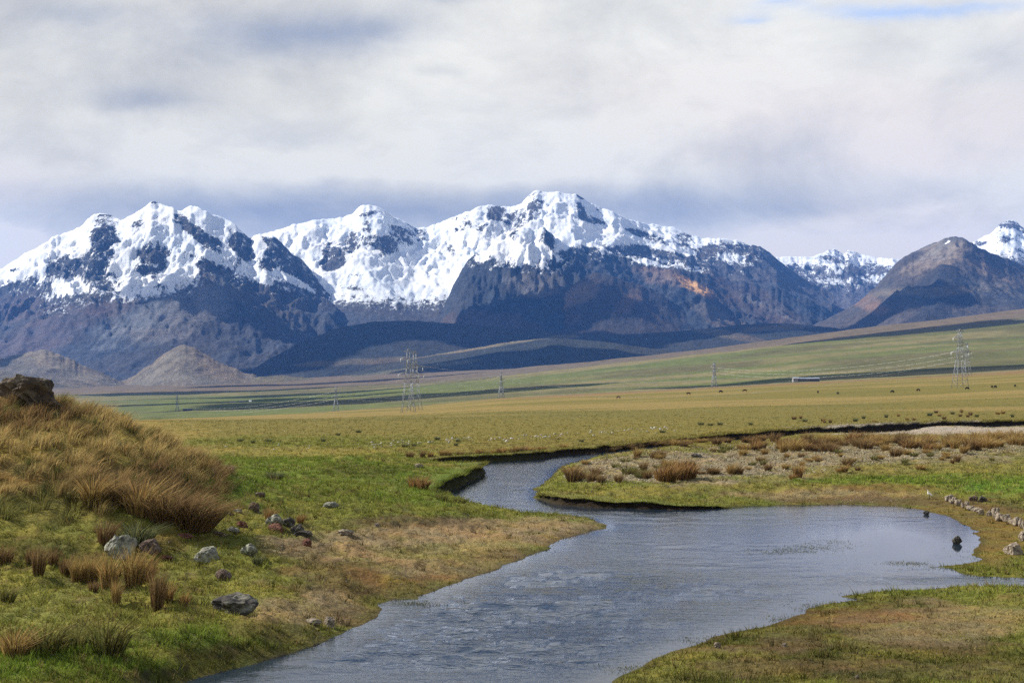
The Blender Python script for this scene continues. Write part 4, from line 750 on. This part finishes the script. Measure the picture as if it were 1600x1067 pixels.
def rock_mesh(name, seed, rough=.28, sub=4, flat=.75):
    bm = bmesh.new(); bmesh.ops.create_icosphere(bm, subdivisions=sub, radius=.5)
    r = np.random.default_rng(900 + seed); planes = [(lambda v: v / np.linalg.norm(v))(r.normal(size=3)) for _ in range(11)]; offs = r.uniform(.27, .44, 11)
    for v in bm.verts:
        c = np.array(v.co)
        for q, o_ in zip(planes, offs):
            dd_ = c @ q - o_
            if dd_ > 0: c = c - q * dd_ * .92
        nrm = c / (np.linalg.norm(c) + 1e-6)
        k = rough * (.5 * float(fbm(np.array([c[0] * 3 + seed]), np.array([c[1] * 3 + c[2] * 2.3]), 4, 600 + seed)[0]) + .25 * float(ridged(np.array([c[0] * 6 + c[2] * 4]), np.array([c[1] * 6 + seed]), 3, 610 + seed)[0]))
        c = c + nrm * k; v.co = Vector(c)
    me = bpy.data.meshes.new(name); bm.to_mesh(me); bm.free()
    co = np.empty(len(me.vertices) * 3, np.float32); me.vertices.foreach_get('co', co); co = co.reshape(-1, 3)
    co -= (co.max(0) + co.min(0)) / 2; co /= (co.max(0) - co.min(0)); co[:, 2] += .5; me.vertices.foreach_set('co', co.ravel())
    return me
RMESH = {}
def rock_shape(kind, i, sub=4):
    key = (kind, i, sub)
    if key not in RMESH:
        me = rock_mesh('rock', i + 17 * list(SM).index(kind), (.44 if kind == 'outcrop' else .28), sub); me.materials.append(SM[kind]); RMESH[key] = me
    return RMESH[key]
def boulder(px, py, wpx, hpx, kind, label, group=None, name='boulder', depth=.8, z=None, sub=4):
    p = hit(px, py) if z is None else np.array([*W(px, py, z), z]); k = p[1] / F
    o = bpy.data.objects.new(name, rock_shape(kind, random.randrange(5), sub)); COL.objects.link(o)
    h = hpx * k; o.location = p + np.array([0, wpx * k * depth * .45, -.26 * h]); o.scale = (wpx * k, wpx * k * depth, h * 1.26); o.rotation_euler = (0, 0, random.choice([0, math.pi]) + random.uniform(-.4, .4))
    return tagit(o, label, 'rock', group)
boulder(34, 640, 100, 56, 'outcrop', 'big dark craggy outcrop on top of the mound at left edge', depth=.6, sub=5)
boulder(126, 634, 26, 11, 'outcrop', 'low brown rock on the mound right of the big outcrop')
for a in [(183, 874, 52, 38, 'lichen', 'large pale boulder crusted with lichen beside the tussocks'), (320, 882, 40, 27, 'lichen', 'lichen grey boulder with a dark right side on open turf'), (387, 868, 28, 19, 'lichen', 'small pale lichen boulder half sunk in grass'), (361, 960, 76, 29, 'dark', 'long dark humped boulder with lichen rim near the river'),
          (347, 907, 27, 17, 'brown', 'rounded reddish brown stone between the lichen boulder and dark hump'), (427, 822, 30, 19, 'lichen', 'upper left rock of the cluster on the green bank'), (449, 824, 24, 16, 'dark', 'upper right dark rock of the cluster on the green bank'), (430, 833, 27, 15, 'red', 'red rock at the front of the cluster'), (463, 834, 22, 16, 'dark', 'pointed dark rock right of the cluster'), (472, 838, 32, 9, 'dark', 'flat dark slab at the right foot of the cluster'),
          (478, 853, 17, 12, 'red', 'bright red stone on turf below the cluster'), (396, 799, 20, 15, 'brown', 'dark brown boulder above the rock cluster'), (357, 738, 18, 11, 'lichen', 'grey rock on turf right of the mound end'), (322, 742, 30, 13, 'dark', 'dark rock tucked under the grass at the mound end'), (346, 744, 12, 7, 'dark', 'small dark stone right of the mound end rock'), (405, 777, 16, 8, 'brown', 'low brown stone on the bright green turf'), (516, 794, 26, 10, 'lichen', 'flat grey rock on the turf near the bend'),
          (514, 980, 20, 16, 'tan', 'pale tan stone standing at the river edge'), (487, 976, 30, 8, 'tan', 'flat pale stone beside the river edge'), (540, 836, 26, 9, 'tan', 'flat tan stone on the dry flat right of the cluster'), (588, 823, 11, 6, 'tan', 'small pale stone on the dry brown flat'), (232, 864, 34, 22, 'brown', 'brown rocks heaped right of the large lichen boulder'), (258, 876, 22, 9, 'red', 'reddish slab right of the large lichen boulder'), (312, 832, 24, 8, 'lichen', 'pale flat stone below the last russet tussock'), (338, 837, 18, 7, 'brown', 'brown stone right of the pale flat one below the tussock'), (288, 840, 26, 7, 'red', 'flat reddish slab in the bare patch below the tussocks'),
          (362, 832, 22, 9, 'lichen', 'pale stone on turf left of the rock cluster'), (378, 824, 18, 10, 'red', 'reddish stone left of the rock cluster'), (330, 806, 18, 8, 'brown', 'small brown stone right of the huge russet tussock'), (371, 801, 14, 6, 'lichen', 'pale stone left of the dark brown boulder'), (360, 806, 10, 6, 'brown', 'tiny brown stone left of the dark brown boulder'), (350, 838, 9, 5, 'tan', 'little tan stone left of the cluster'), (1122, 1012, 12, 9, 'tan', 'small pale stone on the mossy bank at lower right'), (1226, 1010, 10, 5, 'tan', 'low yellowish stone on the mossy bank at lower right'), (1340, 1060, 7, 6, 'tan', 'tiny pale stone near the bottom on the mossy bank'),
          (1587, 867, 30, 19, 'tan', 'pale angular boulder on the right shore'), (1602, 846, 17, 16, 'tan', 'pale boulder cut by the right picture edge'), (1522, 783, 14, 9, 'brown', 'brown rock behind the stone row'), (1538, 784, 16, 9, 'dark', 'dark rock behind the stone row'), (655, 731, 14, 7, 'tan', 'white stone on the grassy hump by the bend'), (1089, 716, 18, 8, 'dark', 'dark rock lying on the gravel bar')]:
    boulder(*a)
boulder(1497, 850, 16, 13, 'dark', 'round dark boulder standing in the shallow pool', z=0.0)
boulder(1448, 804, 10, 7, 'dark', 'small dark rock in the pool near the white bird', z=0.0)
# row of pale stones on the right shore
row = bpy.data.objects.new('stone_row', None); COL.objects.link(row); p0 = hit(1540, 802); row.location = p0
tagit(row, 'broken row of pale stones running along the right shore', 'stone wall')
def row_stone(px, py, wpx, hpx):
    p = hit(px, py); k = p[1] / F
    o = bpy.data.objects.new('stone', rock_shape('tan', random.randrange(5), 3)); COL.objects.link(o); o.parent = row
    o.location = p - p0 + np.array([0, 0, -.15 * hpx * k]); o.scale = (wpx * k, wpx * k * random.uniform(.7, 1.1), hpx * k * 1.15); o.rotation_euler = (random.uniform(-.2, .2), random.uniform(-.2, .2), random.uniform(0, 6))
for i in range(24):
    u = i / 23; row_stone(1478 + 58 * u + random.uniform(-1, 1), 782 + 23 * u + random.uniform(-3, 1), random.uniform(4, 14), random.uniform(4, 11))
for i in range(22):
    u = i / 21; row_stone(1556 + 56 * u + random.uniform(-1, 1), 812 + 19 * u + random.uniform(-4, 1), random.uniform(5, 16), random.uniform(6, 15))
for a in [(1546, 806, 9, 9), (1552, 804, 8, 12), (1558, 800, 6, 8)]: row_stone(*a)

# loose gravel of the bar and the pale pebbles of the flats
def pebbles(name, n, pick, size, cols, label):
    V = []; Fc = []; C = []
    bm = bmesh.new(); bmesh.ops.create_icosphere(bm, subdivisions=1, radius=.5); bv = np.array([v.co[:] for v in bm.verts]); bf = np.array([[v.index for v in f.verts] for f in bm.faces]); bm.free()
    P = []
    for i in range(n):
        q = pick()
        if q is None: continue
        p = hit(*q); s_ = random.uniform(*size) * (p[1] / 120) ** .6
        v = bv * (1 + RNG.uniform(-.25, .25, (len(bv), 1))) * np.array([s_, s_ * random.uniform(.6, 1), s_ * random.uniform(.4, .75)]) + p + np.array([0, 0, s_ * .12])
        Fc.append(bf + len(V) * len(bv)); V.append(v); C.append(np.repeat(vary(random.choice(cols), 1, .7, 1.3, .08), len(bv), 0))
    m, t, b = material(name + '_stone'); t.link(attr(t, 'col'), b.inputs['Base Color'])
    tagit(mesh_np(name, np.concatenate(V), np.concatenate(Fc), m, False, {'col': np.concatenate(C)}), label, 'gravel', kind='stuff')
def on_bar():
    px = random.uniform(880, 1600); lo = np.interp(px, [880, 960, 1200, 1350, 1600], [735, 706, 688, 684, 680]); hi = np.interp(px, [880, 960, 1080, 1250, 1330, 1450, 1600], [752, 758, 746, 744, 730, 716, 706]); return px, random.uniform(lo, hi)
pebbles('gravel', 5000, on_bar, (.05, .20), [(.30, .265, .19), (.23, .20, .145), (.36, .32, .245), (.13, .105, .075)], 'loose grey and tan gravel strewn over the bar')
def on_flat():
    px = random.choice([random.gauss(610, 20), random.gauss(700, 25), random.gauss(790, 20), random.gauss(860, 20), random.gauss(960, 40), random.gauss(1020, 20), random.uniform(350, 1200)])
    return px, np.interp(px, [350, 520, 600, 700, 800, 900, 1020, 1200], [700, 697, 694, 687, 685, 679, 671, 664]) + random.gauss(0, 2.2)
pebbles('pale_pebbles', 150, on_flat, (.10, .34), [(.42, .40, .35), (.33, .31, .26)], 'pale stones scattered in lines over the green flat')
def on_shore():
    return random.choice([(random.uniform(430, 700), random.uniform(815, 985)), (random.uniform(850, 1100), random.uniform(755, 785)), (random.uniform(1200, 1420), random.uniform(765, 785)), (random.uniform(260, 400), random.uniform(825, 870))])
pebbles('shore_pebbles', 500, on_shore, (.04, .12), [(.33, .29, .23), (.22, .18, .14), (.2, .1, .07)], 'small stones scattered over the dry shore flats')

# ---------------------------------------------------------------- power line towers and wires
ms, t, b = material('galvanised_steel'); n1 = t.noise(objco(t), 1.5, 3, .5); t.link(t.mix(n1, (.20, .22, .24, 1), (.32, .34, .36, 1)), b.inputs['Base Color']); b.inputs['Metallic'].default_value = .25; b.inputs['Roughness'].default_value = .5
mi, t, b = material('glass_insulators'); n1 = t.noise(objco(t), 3, 2, .5); t.link(t.mix(n1, (.5, .55, .55, 1), (.7, .75, .75, 1)), b.inputs['Base Color']); b.inputs['Roughness'].default_value = .25
def bars(segs, r):
    V = []; Fc = []
    for a, c in segs:
        a = np.array(a, float); c = np.array(c, float); d = c - a; L = np.linalg.norm(d); d /= L
        u = np.cross(d, [0, 0, 1]) if abs(d[2]) < .95 else np.cross(d, [1, 0, 0]); u /= np.linalg.norm(u); v = np.cross(d, u)
        i = len(V) * 8; V.append(np.array([p + r * (su * u + sv * v) for p in (a, c) for su, sv in ((-1, -1), (1, -1), (1, 1), (-1, 1))]))
        Fc += [[i + 0, i + 1, i + 5, i + 4], [i + 1, i + 2, i + 6, i + 5], [i + 2, i + 3, i + 7, i + 6], [i + 3, i + 0, i + 4, i + 7], [i + 3, i + 2, i + 1, i + 0], [i + 4, i + 5, i + 6, i + 7]]
    return np.concatenate(V), np.array(Fc)
TH = 27.5
def half(z): return np.interp(z, [0, 13, 19, 26, 27.5], [2.9, 1.35, .85, .55, .1])
def part_mesh(name, segs, r, mat):
    o = mesh_np(name, *bars(segs, r), mat, False); me = o.data; bpy.data.objects.remove(o); return me
corner = [(-1, -1), (1, -1), (1, 1), (-1, 1)]
leg_m = [part_mesh('leg', [((sx * half(a), sy * half(a), a), (sx * half(c), sy * half(c), c)) for a, c in ((0, 13), (13, 19), (19, 26))], .085, ms) for sx, sy in corner]
lv = [0, 4, 7.5, 10.5, 13, 15, 17, 19, 21, 23, 25]
seg = []
for a, c in zip(lv[:-1], lv[1:]):
    for (s1, t1), (s2, t2) in zip(corner, corner[1:] + corner[:1]):
        seg += [((s1 * half(a), t1 * half(a), a), (s2 * half(c), t2 * half(c), c)), ((s2 * half(a), t2 * half(a), a), (s1 * half(c), t1 * half(c), c)), ((s1 * half(c), t1 * half(c), c), (s2 * half(c), t2 * half(c), c))]
brace_m = part_mesh('bracing', seg, .03, ms)
ARMS = [(16.5, 4.3, 1), (16.5, 4.3, -1), (20.0, 3.8, 1), (23.2, 3.3, -1)]
def arm_segs(z, L, s):
    h_ = half(z); return [((s * h_, y_ * h_, z), (s * L, 0, z)) for y_ in (-1, 1)] + [((s * h_, y_ * h_, z + 1.2), (s * L, 0, z)) for y_ in (-1, 1)] + [((s * (h_ + (L - h_) * f), -.3 * (1 - f), z), (s * (h_ + (L - h_) * f), -.3 * (1 - f), z + 1.2 * (1 - f))) for f in (.3, .6)]
arm_m = [part_mesh('crossarm', arm_segs(*a), .075, ms) for a in ARMS]
top_m = part_mesh('earth_wire_peak', [((sx * .55, sy * .55, 26), (0, 0, TH)) for sx, sy in corner] + [((-1.9, 0, 26.2), (1.9, 0, 26.2)), ((-1.9, 0, 26.2), (0, 0, TH)), ((1.9, 0, 26.2), (0, 0, TH))], .08, ms)
ins_m = [part_mesh('insulator', [((s * L, 0, z), (s * L, 0, z - 1.7))], .11, mi) for z, L, s in ARMS]
heavy = {'leg': [part_mesh('leg', [((sx * half(a), sy * half(a), a), (sx * half(c), sy * half(c), c)) for a, c in ((0, 13), (13, 19), (19, 26))], .17, ms) for sx, sy in corner], 'bracing': [part_mesh('bracing', seg, .07, ms)]}
def tower(px, py, Y, rz, label, z=None):
    x = (px - 800) / F * Y; zz = ZC + (HZ - py) / F * Y if z is None else z
    e = bpy.data.objects.new('transmission_tower', None); COL.objects.link(e); e.location = (x, Y, zz - .4); e.rotation_euler = (0, 0, R(rz)); tagit(e, label, 'pylon', 'lattice towers of the power lines')
    for nm, ms_ in (('leg', leg_m), ('bracing', [brace_m]), ('crossarm', arm_m), ('earth_wire_peak', [top_m]), ('insulator', ins_m)):
        for me in (heavy.get(nm, ms_) if Y > 1300 else ms_):
            o = bpy.data.objects.new(nm, me); COL.objects.link(o); o.parent = e
    return e
T640 = tower(638, 645.5, 600, 12, 'tallest lattice tower left of centre, standing nearest on the plain')
T648 = tower(648, 645, 640, 20, 'lattice tower close behind the tallest one left of centre')
T525 = tower(525, 643, 1480, 15, 'slim far tower left of the tallest pair')
T783 = tower(783, 619, 1480, 15, 'far tower near the centre, right of the tallest pair')
T1116 = tower(1116, 603, 1500, 10, 'far tower right of centre on the green slope')
T1500 = tower(1500, 601, 650, 8, 'tall lattice tower at right, nearer of the right pair')
T1512 = tower(1511, 578, 1120, 8, 'lattice tower just behind the tall one at right', z=ZC + (HZ - 578.5) / F * 1120)
T277 = tower(277, 655, 2380, 20, 'faint far tower above the valley at left')
def on_terrain(e):
    x, y = e.location[0], e.location[1]
    if y < 1550: e.location[2] = float(gsample(GZ, np.array([x]), np.array([y]))[0]) - .3
for e in (T640, T648, T525, T783, T1116, T1500, T1512): on_terrain(e)
mwire, t, b = material('aluminium_wire'); n1 = t.noise(objco(t), .2, 2, .5); t.link(t.mix(n1, (.45, .45, .43, 1), (.6, .6, .57, 1)), b.inputs['Base Color']); b.inputs['Roughness'].default_value = .5
def span(a, c, sag, label, rad=.055):
    e = bpy.data.objects.new('power_line', None); COL.objects.link(e); e.location = a.location; tagit(e, label, 'cable', 'wire spans between towers')
    A0 = np.array(a.location); C0 = np.array(c.location)
    ra, rc = a.rotation_euler[2], c.rotation_euler[2]
    for z, L, s in [ARMS[0], ARMS[2], ARMS[3]]:
        p = A0 + np.array([s * L * math.cos(ra), s * L * math.sin(ra), z - 1.7]); q = C0 + np.array([s * L * math.cos(rc), s * L * math.sin(rc), z - 1.7])
        k = 30; u = np.linspace(0, 1, k)[:, None]; pts = p + (q - p) * u; pts[:, 2] -= sag * 4 * (u * (1 - u))[:, 0]
        mesh_np('conductor', *(lambda vf: (vf[0] - A0, vf[1]))(bars(list(zip(pts[:-1], pts[1:])), rad)), mwire, False, parent=e)
span(T525, T783, 9, 'sagging wires from the slim far tower to the central far tower'); span(T783, T1116, 11, 'sagging wires from the central far tower to the one on the slope'); span(T1116, T1512, 9, 'sagging wires from the slope tower to the right pair')
span(T277, T525, 9, 'sagging wires over the left valley'); span(T640, T1500, 13, 'thin wires crossing between the two nearest towers', .03)

# ---------------------------------------------------------------- farm buildings
def hut(px, py, Y, L, Wd, H, rz, wallc, roofc, label, lean=False, terrain='valley'):
    x = (px - 800) / F * Y; z = ZC + (HZ - py) / F * Y
    e = bpy.data.objects.new('farm_building', None); COL.objects.link(e); e.location = (x, Y, z); e.rotation_euler = (0, 0, R(rz)); tagit(e, label, 'building')
    def mat(nm, c):
        m, t, b = material(nm); n_ = t.noise(t.mapping(objco(t), (1, 1, 3)), 1.2, 4, .6); t.link(t.mix(n_, tuple(k * .7 for k in c) + (1,), tuple(min(1, k * 1.25) for k in c) + (1,)), b.inputs['Base Color']); return m
    mw_, mr_, md_ = mat('adobe_wall', wallc), mat('sheet_roof', roofc), mat('dark_opening', (.03, .03, .035))
    mr_.node_tree.nodes['Principled BSDF'].inputs['Roughness'].default_value = .4
    l, d = L / 2, Wd / 2; g = H + Wd * .28
    V = [(-l, -d, -1), (l, -d, -1), (l, d, -1), (-l, d, -1), (-l, -d, H), (l, -d, H), (l, d, H), (-l, d, H), (-l, 0, g), (l, 0, g)]
    o = mesh_np('wall', V, [(0, 1, 5, 4), (1, 2, 6, 5), (2, 3, 7, 6), (3, 0, 4, 7)], mw_, False, parent=e)
    g_ = bmesh.new(); vs = [g_.verts.new(v) for v in V]
    for f in [(0, 1, 5, 4), (1, 2, 6, 9, 5), (2, 3, 7, 6), (3, 0, 4, 8, 7)]: g_.faces.new([vs[i] for i in f])
    g_.to_mesh(o.data); g_.free()
    if not o.data.materials: o.data.materials.append(mw_)
    ov = .5; rz0 = H - .28 * ov * 1.0
    RV = []; 
    for th in (0, .14): RV += [(-l - ov, -d - ov, rz0 + th + .05), (l + ov, -d - ov, rz0 + th + .05), (l + ov, 0, g + th + .05), (-l - ov, 0, g + th + .05), (l + ov, d + ov, rz0 + th + .05), (-l - ov, d + ov, rz0 + th + .05)]
    RF = [(6, 7, 8, 9), (9, 8, 10, 11), (0, 3, 2, 1), (3, 5, 4, 2), (0, 1, 7, 6), (4, 5, 11, 10)]
    mesh_np('roof', RV, RF, mr_, False, parent=e)
    for i, wx_ in enumerate(np.linspace(-l * .75, l * .75, max(2, int(L / 5)))):
        tall = i % 3 == 1; z0, z1 = (0, H * .8) if tall else (H * .4, H * .75)
        mesh_np('door' if tall else 'window', [(wx_ - .6, -d - .03, z0), (wx_ + .6, -d - .03, z0), (wx_ + .6, -d - .03, z1), (wx_ - .6, -d - .03, z1)], [(0, 1, 2, 3)], md_, False, parent=e)
    return e
hut(1262, 594.5, 1480, 24, 4.0, 1.8, 6, (.07, .08, .10), (.24, .28, .34), 'long low shed with a bright metal roof on the slope at right')
hut(1243, 595.5, 1478, 6, 5, 2.6, 6, (.22, .22, .22), (.3, .33, .36), 'small pale hut at the left end of the long shed')
def vz(px, Y):
    c = np.searchsorted(vpx, px); r = np.searchsorted(vy, Y); return VZ[r, c], HZ - (VZ[r, c] - ZC) / Y * F
for px, Y, L, wc, rc, lb in [(293, 2350, 14, (.04, .04, .05), (.06, .06, .07), 'dark farmhouse in the left valley, leftmost of three'), (363, 2700, 11, (.04, .04, .045), (.06, .06, .07), 'dark farmhouse in the left valley, middle of three'), (379, 2720, 12, (.04, .04, .045), (.06, .06, .07), 'dark farmhouse in the left valley, rightmost of three'), (391, 2740, 4, (.75, .75, .75), (.8, .8, .8), 'tiny white hut right of the dark farmhouses')]:
    z_, py_ = vz(px, Y); hut(px, py_, Y, L, 6, 3.0, 5, wc, rc, lb)
T277.location[2] = vz(277, 2380)[0] - .5

# ---------------------------------------------------------------- grazing animals and the white bird
def skin_mesh(name, verts, edges, radii, root=0, sub=1):
    me = bpy.data.meshes.new(name); me.from_pydata([Vector(v) for v in verts], edges, []); o = bpy.data.objects.new(name, me); COL.objects.link(o)
    m = o.modifiers.new('s', 'SKIN'); sv = me.skin_vertices[0].data
    for i, r_ in enumerate(radii): sv[i].radius = (r_, r_) if not hasattr(r_, '__len__') else r_; sv[i].use_root = i == root
    o.modifiers.new('d', 'SUBSURF').levels = sub
    dg = bpy.context.evaluated_depsgraph_get(); out = bpy.data.meshes.new_from_object(o.evaluated_get(dg)); bpy.data.objects.remove(o); return out
cv = [(0, 0, .95), (.55, 0, .98), (-.55, 0, .98), (-.8, 0, .9), (.8, 0, .95), (1.05, 0, .62), (1.25, 0, .28),
      (.55, .2, .62), (.55, .2, .32), (.56, .2, .0), (.55, -.2, .62), (.55, -.2, .32), (.56, -.2, .0), (-.62, .2, .65), (-.68, .2, .35), (-.62, .2, .0), (-.62, -.2, .65), (-.68, -.2, .35), (-.62, -.2, .0), (-.9, 0, .7), (-.92, 0, .4)]
ce = [(0, 1), (0, 2), (2, 3), (1, 4), (4, 5), (5, 6), (1, 7), (7, 8), (8, 9), (1, 10), (10, 11), (11, 12), (2, 13), (13, 14), (14, 15), (2, 16), (16, 17), (17, 18), (3, 19), (19, 20)]
cr = [.36, .34, .32, .2, .22, .17, .1, .13, .075, .06, .13, .075, .06, .15, .08, .06, .15, .08, .06, .035, .03]
cow_me = skin_mesh('cow', cv, ce, cr)
def coat(nm, a, c):
    m, t, b = material(nm); n_ = t.noise(objco(t), 1.3, 2, .4); t.link(t.mix(t.ramp(n_, .45, .55), a + (1,), c + (1,)), b.inputs['Base Color']); return m
coats = [coat('black_coat', (.012, .011, .010), (.03, .025, .02)), coat('brown_coat', (.06, .03, .015), (.09, .045, .02))]
cow_ms = []
for m_ in coats:
    d = cow_me.copy(); d.materials.append(m_); cow_ms.append(d)
for px, py, k, rz, lb in [(966, 623, 1, 10, 'leftmost grazing animal on the plain, near the picture centre'), (1076, 617, 1, 160, 'brown grazing animal below the slope tower, leftmost of its three'), (1126, 614, 0, 20, 'dark grazing animal right below the slope tower'), (1164, 612.5, 1, 170, 'grazing animal between the slope tower and the long shed'), (1278, 614.5, 0, 80, 'dark animal grazing right below the long shed'), (1309, 616.5, 0, 100, 'dark animal to the right of the one below the shed'),
                          (1394, 614, 0, 20, 'dark animal midway between the shed and the tall right tower'), (1435, 611.5, 1, 200, 'brown animal left of the tall right tower'), (1511, 609, 0, 10, 'black animal lying low beside the tall right tower'), (1550, 606.5, 0, 90, 'left one of two black animals right of the tall tower'), (1555, 606.5, 0, 30, 'right one of two black animals right of the tall tower'), (1586, 605, 0, 90, 'rightmost black animal on the plain')]:
    p = hit(px, py); o = bpy.data.objects.new('grazing_cow', cow_ms[k]); COL.objects.link(o); o.location = p; s_ = 4.6 / 1.35 * p[1] / F; s_ = min(max(s_, .8), 1.5); o.scale = (s_,) * 3; o.rotation_euler = (0, 0, R(rz)); tagit(o, lb, 'cow', 'cattle grazing on the plain')
bird = bpy.data.objects.new('egret', None); COL.objects.link(bird); bp = hit(1452, 780); bird.location = bp; bird.scale = (1.05,) * 3; bird.rotation_euler = (0, 0, R(200)); tagit(bird, 'white egret standing on the brown shore by the pool', 'bird')
mwht, t, b = material('white_plumage'); n_ = t.noise(objco(t), 20, 3, .5); t.link(t.mix(n_, (.72, .72, .70, 1), (.85, .85, .83, 1)), b.inputs['Base Color'])
mblk, t, b = material('dark_leg_skin'); n_ = t.noise(objco(t), 30, 2, .5); t.link(t.mix(n_, (.02, .02, .02, 1), (.05, .045, .03, 1)), b.inputs['Base Color'])
bm_ = skin_mesh('body', [(0, 0, .34), (-.12, 0, .30), (-.24, 0, .22), (.08, 0, .40), (.11, 0, .47), (.08, 0, .53), (.10, 0, .58), (.15, 0, .585)], [(0, 1), (1, 2), (0, 3), (3, 4), (4, 5), (5, 6), (6, 7)], [.085, .075, .02, .055, .03, .024, .03, .02], sub=2); bm_.materials.append(mwht)
o = bpy.data.objects.new('body', bm_); COL.objects.link(o); o.parent = bird
mesh_np('bill', *bars([((.16, 0, .585), (.25, 0, .575))], .008), mblk, False, parent=bird)
for s_ in (-.035, .035): mesh_np('leg', *bars([((-.03, s_, .28), (-.01, s_, .13)), ((-.01, s_, .13), (-.02, s_, 0)), ((-.02, s_, .005), (.06, s_, .005))], .009), mblk, False, parent=bird)
